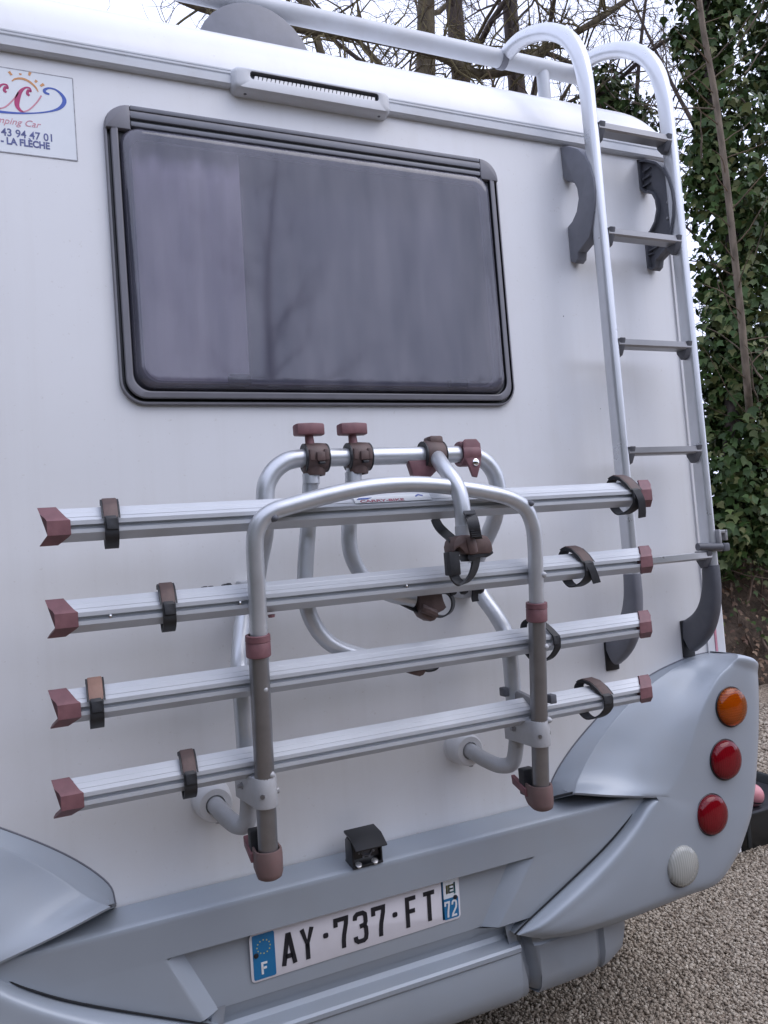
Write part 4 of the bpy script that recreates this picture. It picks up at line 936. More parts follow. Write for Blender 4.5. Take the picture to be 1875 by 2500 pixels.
MB().prism([(p.x-0.032, p.y-0.012, p.z+0.022), (p.x+0.034, p.y-0.012, p.z+0.024), (p.x+0.040, p.y-0.012, p.z-0.004), (p.x+0.016, p.y-0.012, p.z-0.024), (p.x-0.020, p.y-0.012, p.z-0.020)], (0, 0.022, 0), bev=0.003).build('clamp_lever', MAROON, cl3)
# maroon wall-side clip with a bright screw
c4 = P(1140, 1106, YT)
o_ = []
for x_, z_ in ((-0.024, 0.026), (-0.016, 0.033), (0.014, 0.033), (0.024, 0.022), (0.025, -0.006), (0.020, -0.030), (0.008, -0.060), (-0.004, -0.058), (-0.012, -0.034), (-0.024, -0.012)):
    o_.append((c4.x+x_, YT-0.028, zt+z_))
clip = MB().prism(o_, (0, 0.010, 0), bev=0.003).build('maroon_clip', MAROON, rack, ang=40)
MB().lathe((c4.x-0.024, YT, zt), (1, 0, 0), [(0.0215, 0.0), (0.030, 0.0), (0.031, 0.004), (0.031, 0.042), (0.0295, 0.047), (0.0215, 0.047)], 22).build('clip_sleeve', MAROON, clip)
MB().lathe((c4.x+0.005, YT-0.028, zt-0.024), (0, -1, 0), [(0.009, 0), (0.0088, 0.003), (0.006, 0.005), (0.0, 0.0052)], 18).build('clip_screw', CHROME, clip)
# end clamps of the arms with ratchet straps
def strap_band(pts, w, th, name, mt, parent, wdir=(0, 1, 0)):
    pts = vcr(pts, 5); wd = Vector(wdir).normalized(); rows = []
    for i, p in enumerate(pts):
        t = (pts[min(i+1, len(pts)-1)]-pts[max(i-1, 0)]).normalized(); nn = t.cross(wd).normalized()
        rows.append([p+wd*w/2+nn*th/2, p+wd*w/2-nn*th/2, p-wd*w/2-nn*th/2, p-wd*w/2+nn*th/2])
    m = MB(); m.grid(rows, closed=True); m.add(rows[0], [(0, 1, 2, 3)]); m.add(rows[-1], [(3, 2, 1, 0)])
    # ratchet teeth
    return m.build(name, mt, parent, ang=40)
zc8 = lambda x, y: (960+x*0.226, 1030+y*0.226)
Y3 = -0.352
def z8p(x, y, d): return P(*zc8(x, y), d)
ec = MB(); body = [z8p(*q, Y3) for q in ((605, 1290), (640, 1245), (710, 1225), (800, 1228), (905, 1225), (960, 1240), (1000, 1300), (1020, 1390), (990, 1425), (900, 1428), (800, 1440), (720, 1425), (690, 1390), (655, 1360), (625, 1375), (600, 1410), (592, 1350))]
ec = MB().prism([p-Vector((0, 0.026, 0)) for p in body], (0, 0.05, 0), bev=0.005).build('strap_clamp', BROWN, rack, ang=40)
m = MB(); q0 = z8p(845, 1330, Y3-0.030); m.tube([z8p(822, 1245, Y3-0.024), z8p(850, 1330, Y3-0.028), z8p(865, 1410, Y3-0.024)], 0.009, 10, sq=(1, 1.3)); m.build('clamp_ridge', BROWN, ec)
pb_ = [z8p(*q, Y3) for q in ((760, 1430), (1022, 1395), (1030, 1420), (1000, 1445), (960, 1465), (830, 1470), (830, 1505), (770, 1510), (750, 1470))]
MB().prism([p-Vector((0, 0.022, 0)) for p in pb_], (0, 0.04, 0), bev=0.002).build('clamp_jaw', RUBBER, ec)
strap_band([z8p(*q, Y3) for q in ((648, 1400), (636, 1480), (640, 1570), (655, 1650), (690, 1715), (745, 1750), (800, 1715), (850, 1650), (880, 1570), (895, 1480), (905, 1440))], 0.036, 0.004, 'ratchet_strap', RUBBER, ec, (0.9, 0.55, 0.1))
MB().box(tuple(z8p(640, 1500, Y3)-Vector((0.017, 0.018, 0.032))), tuple(z8p(640, 1500, Y3)+Vector((0.010, 0.010, 0.020))), bev=0.003).build('strap_keeper', RUBBER, ec)
strap_band([z8p(*q, d) for q, d in (((900, 1260), Y3-0.03), ((882, 1180), Y3-0.045), ((862, 1080), Y3-0.045), ((838, 1010), Y3-0.035), ((818, 965), Y3-0.022))], 0.026, 0.004, 'strap_tail', RUBBER, ec, (1, -0.25, 0))
strap_band([z8p(*q, d) for q, d in (((640, 1270), Y3+0.0), ((560, 1200), Y3+0.06), ((500, 1140), Y3+0.085), ((465, 1080), Y3+0.095), ((445, 1030), Y3+0.1))], 0.026, 0.004, 'strap_tail', RUBBER, ec, (0.9, 0.3, 0.5))
for k in range(12):
    t = k/11; q = z8p(895-66*t, 1235-235*t, Y3-0.046+0.012*t)
    MB().box((q.x-0.012, q.y-0.0045, q.z-0.0012), (q.x+0.012, q.y-0.0008, q.z+0.0012)).build('strap_tooth', RUBBER, ec)
# lower clamp seen under the second rail
Y4 = -0.205
bd = [z8p(*q, Y4) for q in ((245, 1860), (480, 1850), (500, 1930), (530, 2000), (500, 2030), (440, 2060), (450, 2090), (400, 2140), (360, 2150), (290, 2110), (255, 2060), (245, 1960))]
e2 = MB().prism([p-Vector((0, 0.024, 0)) for p in bd], (0, 0.045, 0), bev=0.004).build('strap_clamp', BROWN, rack, ang=40)
m = MB(); m.tube([z8p(310, 2010, Y4-0.026), z8p(380, 2040, Y4-0.030), z8p(450, 2070, Y4-0.026)], 0.010, 10); m.build('clamp_ridge', BROWN, e2)
strap_band([z8p(*q, Y4) for q in ((520, 1850), (590, 1850), (640, 1910), (645, 1990), (610, 2060), (540, 2100), (460, 2095), (400, 2080))], 0.030, 0.004, 'ratchet_strap', RUBBER, e2, (0.7, 0.8, 0.0))
strap_band([z8p(*q, Y4) for q in ((290, 2040), (180, 1990), (80, 1940), (0, 1900), (-90, 1870))], 0.018, 0.004, 'strap_tail', RUBBER, e2, (0.2, 0.6, 1))
strap_band([z8p(*q, Y4-0.02) for q in ((885, 1780), (885, 1850), (880, 1900), (890, 1940))], 0.018, 0.005, 'strap_tail', RUBBER, e2, (1, 0.2, 0))
for q, r in (((760, 1815), 0.012), ((640, 1838), 0.009), ((930, 1800), 0.014)):
    MB().lathe(z8p(*q, Y4), (1, 0, 0.1), [(0.0, -0.012), (r*0.8, -0.008), (r, 0.0), (r*0.8, 0.008), (0, 0.012)], 10).build('strap_keeper', RUBBER, e2)
# third clamp, tips showing under the third rail
zz = lambda x, y: (930+x*0.1206, 1580+y*0.1206)
bd = [P(*zz(*q), YA) for q in ((480, 420), (830, 400), (835, 480), (790, 545), (720, 572), (640, 555), (560, 525), (490, 485))]
e3 = MB().prism([p-Vector((0, 0.02, 0)) for p in bd], (0, 0.04, 0), bev=0.003).build('strap_clamp', BROWN, rack)
strap_band([P(*zz(*q), YA) for q in ((820, 460), (930, 478), (1040, 455), (1110, 410), (1150, 330))], 0.022, 0.004, 'ratchet_strap', RUBBER, e3)
# wheel straps round the rails
def wheel_strap(i, px_, py_, w, buck, lean=0.0, loop=0.0, tail=None, buckle=True):
    x = P(px_, py_, RYS[i]).x; y, z = RYS[i], RAILS[i][3]
    lo_ = loop
    prof = [(-0.002, 0.020), (-0.006, 0.010), (-0.006, -0.012), (-0.004, -0.026), (0.010, -0.042-lo_), (0.034, -0.052-lo_*0.8), (0.050, -0.030), (0.052, 0.010), (0.052, 0.042+lo_), (0.038, 0.058+lo_), (0.020, 0.052+lo_*0.5), (0.006, 0.036)]
    pts = []
    prof = [(u*0.86, v*0.82) for u, v in prof]
    for (u, v) in prof: pts.append((x+lean*(u-0.0)-0.0*v, y+u, z+v))
    q = vcr(pts, 4, True); rows = []
    n = len(q)
    for k in range(n+1):
        p_ = q[k % n]; t = (q[(k+1) % n]-q[k-1 if k else n-1] if k < n else q[1]-q[n-1]).normalized(); nn = Vector((0, -t.z, t.y)).normalized()
        rows.append([p_+XV*w/2+nn*0.0018, p_+XV*w/2-nn*0.0018, p_-XV*w/2-nn*0.0018, p_-XV*w/2+nn*0.0018])
    m = MB(); m.grid(rows, closed=True); st = m.build('wheel_strap', RUBBER, rack, ang=40)
    bw = w*1.08
    if buckle:
        bb = [(-0.007, 0.018), (0.004, 0.040+lo_*0.4), (0.018, 0.058+lo_*0.8), (0.034, 0.066+lo_), (0.046, 0.060+lo_), (0.044, 0.052+lo_), (0.032, 0.056+lo_), (0.018, 0.048+lo_*0.6), (0.006, 0.030)]
        bb = [(u*0.86, v*0.82) for u, v in bb]
        MB().prism([(x-bw/2+lean*u, y+u, z+v) for u, v in bb], (bw, 0, 0), bev=0.0025).build('strap_buckle', buck, st, ang=40)
        MB().prism([(x-bw/2-0.003+lean*u, y+u, z+v-0.002) for u, v in bb], (0.003, 0, 0)).build('buckle_cheek', RUBBER, st)
        MB().prism([(x+bw/2+lean*u, y+u, z+v-0.002) for u, v in bb], (0.003, 0, 0)).build('buckle_cheek', RUBBER, st)
    # front pad, then the thinner band below it
    MB().prism([(x-w*0.46, y-0.0050, z+0.018), (x-w*0.40, y-0.0100, z+0.012), (x-w*0.36, y-0.010, z-0.008), (x-w*0.36, y-0.0055, z-0.011)], (w*0.82, 0, 0), bev=0.0015).build('strap_pad', RUBBER, st)
    if tail: strap_band([(x+a, y+b, z+c) for a, b, c in tail], w*0.8, 0.004, 'strap_tail', RUBBER, st, (1, 0, 0.1))
    return st
wheel_strap(0, 272, 1275, 0.0255, BROWN)
wheel_strap(1, 412, 1480, 0.0255, BROWN)
wheel_strap(2, 236, 1725, 0.0255, BROWN_LIGHT)
wheel_strap(3, 464, 1900, 0.0255, BROWN)
wheel_strap(0, 1548, 1200, 0.028, BROWN, lean=-0.75, loop=0.004, tail=((0.0, -0.007, 0.014), (0.008, -0.012, -0.010), (0.012, -0.010, -0.034), (0.013, -0.006, -0.058)))
wheel_strap(1, 1432, 1382, 0.028, BROWN, lean=-0.75, loop=0.004, tail=((0.0, -0.007, 0.012), (0.010, -0.010, -0.01), (0.020, -0.009, -0.040)))
wheel_strap(2, 1352, 1562, 0.018, RUBBER, lean=-1.2, loop=0.010, buckle=False)
wheel_strap(3, 1478, 1710, 0.028, BROWN, lean=-1.0, loop=0.005)
for px_, py_ in ((499, 1438), (514, 1437), (549, 1432), (557, 1430)):
    p = P(px_, py_, -0.235); MB().lathe(p, (1, 0, 0.1), [(0, -0.009), (0.005, -0.006), (0.006, 0.0), (0.005, 0.006), (0, 0.009)], 8).build('strap_keeper', RUBBER, rack)
p = P(662, 1494, RYS[1]+0.02); MB().lathe((p.x, RYS[1]+0.02, RAILS[1][3]-0.032), (0, 0, -1), [(0.008, 0), (0.007, 0.006), (0, 0.007)], 10).build('rail_stud', MAROON, rack)
# ================================================================== GROUND, BANK, GRAVEL
def ground_mat():
    m, n, l, b = new_mat('gravel_bed')
    tc = n.new('ShaderNodeTexCoord')
    vo = n.new('ShaderNodeTexVoronoi'); vo.inputs['Scale'].default_value = 95; vo.inputs['Randomness'].default_value = 1
    l.new(tc.outputs['Object'], vo.inputs['Vector'])
    cr_ = n.new('ShaderNodeValToRGB'); e = cr_.color_ramp.elements
    e[0].color = (0.10, 0.07, 0.05, 1); e[1].color = (0.50, 0.42, 0.33, 1)
    e.new(0.45).color = (0.23, 0.175, 0.125, 1); e.new(0.7).color = (0.34, 0.27, 0.20, 1)
    sep = n.new('ShaderNodeSeparateColor'); l.new(vo.outputs['Color'], sep.inputs[0]); l.new(sep.outputs[0], cr_.inputs[0])
    nz = n.new('ShaderNodeTexNoise'); nz.inputs['Scale'].default_value = 1.3; nz.inputs['Detail'].default_value = 5
    l.new(tc.outputs['Object'], nz.inputs['Vector'])
    mr = n.new('ShaderNodeMapRange'); mr.inputs[1].default_value = 0.3; mr.inputs[2].default_value = 0.7; mr.inputs[3].default_value = 0.75; mr.inputs[4].default_value = 1.15
    l.new(nz.outputs[0], mr.inputs[0])
    mx = n.new('ShaderNodeMixRGB'); mx.blend_type = 'MULTIPLY'; mx.inputs[0].default_value = 1
    l.new(cr_.outputs[0], mx.inputs[1]); l.new(mr.outputs[0], mx.inputs[2]); l.new(mx.outputs[0], b.inputs['Base Color'])
    bp = n.new('ShaderNodeBump'); bp.inputs['Strength'].default_value = 0.8; bp.inputs['Distance'].default_value = 0.012; bp.invert = True
    l.new(vo.outputs['Distance'], bp.inputs['Height']); l.new(bp.outputs[0], b.inputs['Normal'])
    b.inputs['Roughness'].default_value = 0.85
    return m
GRAVEL = ground_mat()
MB().add([(-150, -150, 0), (150, -150, 0), (150, 150, 0), (-150, 150, 0)], [(0, 1, 2, 3)]).build('gravel_ground', GRAVEL, None, kind='structure', smooth=False)
STONE = island_mat('gravel_stone', [(0.12, 0.095, 0.07), (0.26, 0.21, 0.16), (0.33, 0.275, 0.215), (0.41, 0.35, 0.275), (0.28, 0.235, 0.185), (0.54, 0.48, 0.39), (0.21, 0.165, 0.125)], 0.8)
# stones: low rounded lumps, many, one mesh
rng = np.random.default_rng(3)
bmI = bmesh.new(); bmesh.ops.create_icosphere(bmI, subdivisions=1, radius=1.0)
bv = np.array([v.co[:] for v in bmI.verts]); bf = np.array([[v.index for v in f.verts] for f in bmI.faces]); bmI.free()
def scatter_stones(n, x0, x1, y0, y1, smin, smax, keep=None):
    x = rng.uniform(x0, x1, n); y = rng.uniform(y0, y1, n)
    if keep is not None:
        k = keep(x, y); x, y = x[k], y[k]
    n = len(x)
    s = rng.uniform(smin, smax, n)*rng.choice([0.7, 1.0, 1.0, 1.35], n)
    V = bv[None]*np.ones((n, 1, 1)); V = V*(1+rng.uniform(-0.40, 0.34, (n, len(bv), 1)))
    V = V*np.stack([rng.uniform(0.75, 1.3, n), rng.uniform(0.75, 1.2, n), rng.uniform(0.5, 0.85, n)], 1)[:, None, :]*s[:, None, None]
    a = rng.uniform(0, 6.28, n); b = rng.normal(0, 0.5, n)
    ca, sa, cb, sb = np.cos(a), np.sin(a), np.cos(b), np.sin(b)
    X, Y, Z = V[..., 0], V[..., 1], V[..., 2]
    Y, Z = Y*cb[:, None]-Z*sb[:, None], Y*sb[:, None]+Z*cb[:, None]
    X, Y = X*ca[:, None]-Y*sa[:, None], X*sa[:, None]+Y*ca[:, None]
    V = np.stack([X+x[:, None], Y+y[:, None], Z+(s*rng.uniform(0.1, 0.75, n))[:, None]], -1)
    Fc = bf[None]+(np.arange(n)*len(bv))[:, None, None]
    return V.reshape(-1, 3), Fc.reshape(-1, 3)
def raw_mesh(name, V, Fc, mt, parent=None, kind=None, smooth=True, nper=3):
    me = bpy.data.meshes.new(name)
    V = np.asarray(V, dtype=np.float32); Fc = np.asarray(Fc, dtype=np.int32)
    me.vertices.add(len(V)); me.vertices.foreach_set('co', V.ravel())
    me.loops.add(Fc.size); me.loops.foreach_set('vertex_index', Fc.ravel())
    me.polygons.add(len(Fc)); me.polygons.foreach_set('loop_start', np.arange(0, Fc.size, Fc.shape[1], dtype=np.int32)); me.polygons.foreach_set('loop_total', np.full(len(Fc), Fc.shape[1], dtype=np.int32))
    if smooth: me.polygons.foreach_set('use_smooth', np.ones(len(Fc), dtype=bool))
    me.materials.append(mt); me.update(calc_edges=True); me.validate()
    o = bpy.data.objects.new(name, me); COL.objects.link(o); WLOC[o.name] = Vector((0, 0, 0))
    if parent: o.parent = parent; o.location = -WLOC[parent.name]
    props(o, kind=kind); return o
# only where the photograph looks at bare ground: a wedge to the right of and behind the bumper
sees = lambda x, y: (x > 0.50*(y+1.85)*0.98) & (x < 1.32*(y+1.85))
parts = [scatter_stones(85000, 0.85, 2.9, -0.25, 1.3, 0.0028, 0.0066, sees), scatter_stones(30000, 1.6, 5.2, 1.2, 2.9, 0.006, 0.011, sees), scatter_stones(20000, 0.2, 2.6, -1.1, -0.1, 0.0035, 0.0074)]
VV, FF, off = [], [], 0
for v_, f_ in parts: VV.append(v_); FF.append(f_+off); off += len(v_)
raw_mesh('gravel', np.concatenate(VV), np.concatenate(FF), STONE, kind='stuff', smooth=False)

def earth_mat():
    m, n, l, b = new_mat('bank_earth')
    tc = n.new('ShaderNodeTexCoord')
    nz = n.new('ShaderNodeTexNoise'); nz.inputs['Scale'].default_value = 9; nz.inputs['Detail'].default_value = 10; nz.inputs['Roughness'].default_value = 0.72
    l.new(tc.outputs['Object'], nz.inputs['Vector'])
    cr_ = n.new('ShaderNodeValToRGB'); e = cr_.color_ramp.elements
    e[0].position = 0.3; e[0].color = (0.020, 0.016, 0.012, 1); e[1].position = 0.75; e[1].color = (0.20, 0.145, 0.105, 1)
    e.new(0.5).color = (0.075, 0.052, 0.036, 1); e.new(0.62).color = (0.12, 0.085, 0.06, 1)
    l.new(nz.outputs[0], cr_.inputs[0]); l.new(cr_.outputs[0], b.inputs['Base Color']); b.inputs['Roughness'].default_value = 0.95
    bp = n.new('ShaderNodeBump'); bp.inputs['Strength'].default_value = 1.0; bp.inputs['Distance'].default_value = 0.06
    l.new(nz.outputs[0], bp.inputs['Height']); l.new(bp.outputs[0], b.inputs['Normal'])
    return m
EARTH = earth_mat()
# earth bank along the far side of the yard: a line running away to the right of the vehicle
rows = []
for i in range(70):
    u = i/69; bx = 3.6+8.5*u; by = 3.35-0.55*u
    row = []
    for k in range(30):
        t = k/29; z = 1.55*(t**1.15); yy = by+0.62*t+0.25*t*t
        nn_ = noise.fractal(Vector((bx*1.4, z*1.6, 3.1)), 1.0, 2.0, 6)
        n2_ = noise.noise(Vector((bx*5, z*2.0, 1.7)))
        row.append((bx+0.06*n2_, yy-0.22*nn_*min(1, t*6+0.15)-0.05*n2_, z+0.05*noise.noise(Vector((bx*3, z*3, 9)))-(0.02 if k == 0 else 0)))
    row += [(bx, by+1.6, 1.75), (bx, by+6, 1.8)]
    rows.append(row)
MB().grid(rows).build('earth_bank', EARTH, None, kind='structure', ang=180)

# ================================================================== TREES
def bark(name, c0, c1, scale=14):
    m, n, l, b = new_mat(name)
    tc = n.new('ShaderNodeTexCoord'); mp = n.new('ShaderNodeMapping'); mp.inputs['Scale'].default_value = (1, 1, 0.25); l.new(tc.outputs['Object'], mp.inputs[0])
    nz = n.new('ShaderNodeTexNoise'); nz.inputs['Scale'].default_value = scale; nz.inputs['Detail'].default_value = 8; l.new(mp.outputs[0], nz.inputs['Vector'])
    cr_ = n.new('ShaderNodeValToRGB'); e = cr_.color_ramp.elements; e[0].position = 0.35; e[0].color = (*c0, 1); e[1].position = 0.7; e[1].color = (*c1, 1)
    l.new(nz.outputs[0], cr_.inputs[0]); l.new(cr_.outputs[0], b.inputs['Base Color']); b.inputs['Roughness'].default_value = 0.95
    bp = n.new('ShaderNodeBump'); bp.inputs['Strength'].default_value = 0.8; bp.inputs['Distance'].default_value = 0.02; l.new(nz.outputs[0], bp.inputs['Height']); l.new(bp.outputs[0], b.inputs['Normal'])
    return m
BARK = bark('mossy_bark', (0.055, 0.042, 0.030), (0.13, 0.105, 0.060))
BARK_DARK = bark('dark_bark', (0.035, 0.027, 0.024), (0.085, 0.065, 0.055))
BARK_PALE = bark('sapling_bark', (0.085, 0.066, 0.048), (0.19, 0.15, 0.11), 22)
TWIG = bark('twig_bark', (0.07, 0.048, 0.032), (0.15, 0.105, 0.062))
TWIG_OLIVE = bark('lichen_twig', (0.085, 0.07, 0.035), (0.16, 0.13, 0.06))
def limb(mb, p, d, L, r0, r1, nseg, wob, rg, grav=0.0, seg=5):
    pts = [Vector(p)]; d = Vector(d).normalized(); rs = [r0]
    for i in range(nseg):
        d = (d+Vector((rg.gauss(0, wob), rg.gauss(0, wob), rg.gauss(0, wob)+grav))).normalized()
        pts.append(pts[-1]+d*(L/nseg)); rs.append(r0+(r1-r0)*(i+1)/nseg)
    mb.tube(pts, rs, seg, cap=False); return pts, rs, d
def bare_tree(seed, base, H, r, label, lean=(0, 0), mats=(BARK, TWIG), cover=(0.15, 1.0), nprim=22, group=None, spread=0.36, twigs=3):
    rg = random.Random(seed)
    root = thing('bare_tree', base, label, 'tree', group)
    tm = MB(); pts = [Vector(base)]; rs = [r*1.25]; d = Vector((lean[0], lean[1], 1)).normalized(); ns = 16
    for i in range(ns):
        d = (d+Vector((rg.gauss(0, 0.05), rg.gauss(0, 0.05), 0.03))).normalized(); pts.append(pts[-1]+d*H/ns); rs.append(r*(1-0.93*(i+1)/ns))
    tm.tube(vcr(pts, 3), [float(q[0]) for q in cr([(a,) for a in rs], 3)], 10); tm.build('trunk', mats[0], root, ang=180)
    bm_, tw = MB(), MB()
    for k in range(nprim):
        t = cover[0]+(cover[1]-cover[0])*((k+rg.random())/nprim); f = min(t*ns, ns-0.01); i = int(f)
        p = pts[i].lerp(pts[i+1], f-i); rr_ = (rs[i]+(rs[i+1]-rs[i])*(f-i))
        a = rg.uniform(0, 6.283); el = rg.uniform(0.05, 0.9)
        dd = Vector((math.cos(a)*math.cos(el), math.sin(a)*math.cos(el), math.sin(el)))
        L = H*spread*(1.15-0.75*t)*rg.uniform(0.7, 1.2)
        bp_, br_, _ = limb(bm_, p, dd, L, rr_*rg.uniform(0.22, 0.42), 0.006, 9, 0.16, rg, 0.03, 6)
        for j in range(2, 10):
            for _ in range(rg.choice((0, 1, 1, 2))):
                if j >= len(bp_): continue
                d2 = (bp_[j]-bp_[j-1]).normalized(); sd_ = Vector((rg.gauss(0, 1), rg.gauss(0, 1), rg.gauss(0.25, 0.8))).normalized()
                d2 = (d2*0.6+sd_).normalized()
                L2 = L*rg.uniform(0.22, 0.5)*(1.1-j*0.06)
                p2, r2, _ = limb(bm_ if j < 4 else tw, bp_[j], d2, L2, max(0.007, br_[j]*0.55), 0.0035, 6, 0.22, rg, 0.02, 4)
                for q in range(1, 7):
                    for _ in range(twigs if q > 3 else (1 if q > 1 else 0)):
                        d3 = ((p2[q]-p2[q-1]).normalized()*0.7+Vector((rg.gauss(0, 1), rg.gauss(0, 1), rg.gauss(0.1, 0.8))).normalized()).normalized()
                        limb(tw, p2[q], d3, L2*rg.uniform(0.18, 0.5), 0.0034, 0.0014, 4, 0.22, rg, 0.0, 3)
    bm_.build('branch', mats[0], root, ang=180, recalc=False)
    cr_ = tw.build('crown', mats[1], root, ang=180, recalc=False); cr_['kind'] = 'stuff'
    return root
def at_dir(px_, T):
    r = ray(px_, 60); return Vector((r[0]/r[1]*T, T-1.85, 0))
bt = 'bare trees beyond the motorhome'
bare_tree(11, at_dir(1078, 9.0), 14, 0.30, 'bare tree with a thick mossy brown trunk, left of the twin dark trunks', (-0.01, 0), (BARK, TWIG), (0.3, 1), 18, bt)
bare_tree(23, at_dir(1135, 9.6), 15, 0.27, 'bare tree whose straight dark trunk is the middle one of the three', (0.0, 0), (BARK_DARK, TWIG), (0.38, 1), 14, bt)
bare_tree(35, at_dir(1180, 9.1), 14, 0.25, 'bare tree whose dark trunk leans right, closest to the ladder hoops', (0.02, 0), (BARK_DARK, TWIG), (0.38, 1), 14, bt)
bare_tree(47, at_dir(905, 8.6), 11, 0.19, 'bare tree with an olive lichened stem above the middle of the luggage rail', (0.03, 0), (BARK, TWIG_OLIVE), (0.3, 1), 14, bt)
bare_tree(59, at_dir(1450, 8.2), 10.5, 0.09, 'slender bare tree with fine twigs seen through the ladder hoops', (-0.05, 0), (BARK_DARK, TWIG), (0.25, 1), 18, bt)
bare_tree(61, at_dir(1840, 8.6), 11.5, 0.10, 'bare tree with thin dark branches behind the ivy trunks', (-0.06, 0), (BARK_DARK, TWIG), (0.2, 1), 20, bt)
# mossy limb lying level above the roof
rg = random.Random(5)
fallen = thing('leaning_tree', P(640, 30, 5.6)*1, 'mossy brown tree limb sloping low across the gap under the luggage rail', 'tree limb')
m = MB()
lim = vcr([P(380, -30, 5.6), P(520, 28, 5.6), P(760, 75, 5.6), P(900, 92, 5.5), P(1060, 128, 5.4), P(1160, 180, 5.3), P(1260, 165, 5.2), P(1330, 120, 5.2), P(1440, 60, 5.0), P(1560, -20, 5.0)], 6)
m.tube(lim, [0.028+0.032*(1-abs(i/len(lim)-0.45)*1.6) for i in range(len(lim))], 9); m.build('trunk', BARK, fallen, ang=180)
tw = MB()
for i in range(4, len(lim)-2):
    for _ in range(2):
        d = Vector((rg.gauss(0, 0.7), rg.gauss(0, 0.7), rg.gauss(0.2, 0.8)))
        p2, r2, _d = limb(tw, lim[i], d, rg.uniform(0.4, 1.5), 0.014, 0.004, 7, 0.25, rg, 0.0, 4)
        for q in range(2, 7):
            for _ in range(2): limb(tw, p2[q], Vector((rg.gauss(0, 1), rg.gauss(0, 1), rg.gauss(0, 1))), rg.uniform(0.15, 0.5), 0.005, 0.002, 4, 0.25, rg, 0.0, 3)
c_ = tw.build('crown', TWIG_OLIVE, fallen, ang=180, recalc=False); c_['kind'] = 'stuff'

# ivy ---------------------------------------------------------------
LEAFC = [(0.018, 0.036, 0.009), (0.032, 0.066, 0.015), (0.050, 0.090, 0.022), (0.028, 0.054, 0.014), (0.075, 0.105, 0.030), (0.12, 0.125, 0.045), (0.042, 0.07, 0.024)]
LEAF = island_mat('ivy_leaf', LEAFC, 0.55, spec=0.25)
LEAF1 = island_mat('ivy_leaf_single', LEAFC, 0.55, per_object=True, spec=0.25)
lv0 = np.array([(0, -0.5, 0), (0.30, -0.42, 0.03), (0.52, -0.08, -0.05), (0.26, 0.08, 0.04), (0.0, 0.62, -0.10), (-0.26, 0.08, 0.04), (-0.52, -0.08, -0.05), (-0.30, -0.42, 0.03), (0, -0.08, -0.06)])
lf0 = np.array([(8, 0, 1), (8, 1, 2), (8, 2, 3), (8, 3, 4), (8, 4, 5), (8, 5, 6), (8, 6, 7), (8, 7, 0)])
leaf_me = bpy.data.meshes.new('leaf'); leaf_me.from_pydata(lv0.tolist(), [], lf0.tolist()); leaf_me.materials.append(LEAF1)
leaf_me.polygons.foreach_set('use_smooth', [True]*8)
def frames(n, out, rg, tilt=0.55):
    """leaf planes facing roughly outward and up, tips hanging"""
    N_ = out+rg.normal(0, tilt, (n, 3))+np.array([0, -0.15, 0.35]); N_ /= np.linalg.norm(N_, axis=1)[:, None]
    D = np.array([0, 0, -1.0])+rg.normal(0, 0.55, (n, 3)); D -= N_*np.sum(D*N_, 1)[:, None]; D /= np.linalg.norm(D, axis=1)[:, None]
    Xx = np.cross(D, N_); return Xx, D, N_
def leaves_mesh(pos, out, size, rg):
    n = len(pos); Xx, D, N_ = frames(n, out, rg)
    V = (Xx[:, None, :]*lv0[None, :, 0:1]+D[:, None, :]*lv0[None, :, 1:2]+N_[:, None, :]*lv0[None, :, 2:3])*size[:, None, None]+pos[:, None, :]
    Fc = lf0[None]+(np.arange(n)*9)[:, None, None]
    return V.reshape(-1, 3), Fc.reshape(-1, 3)
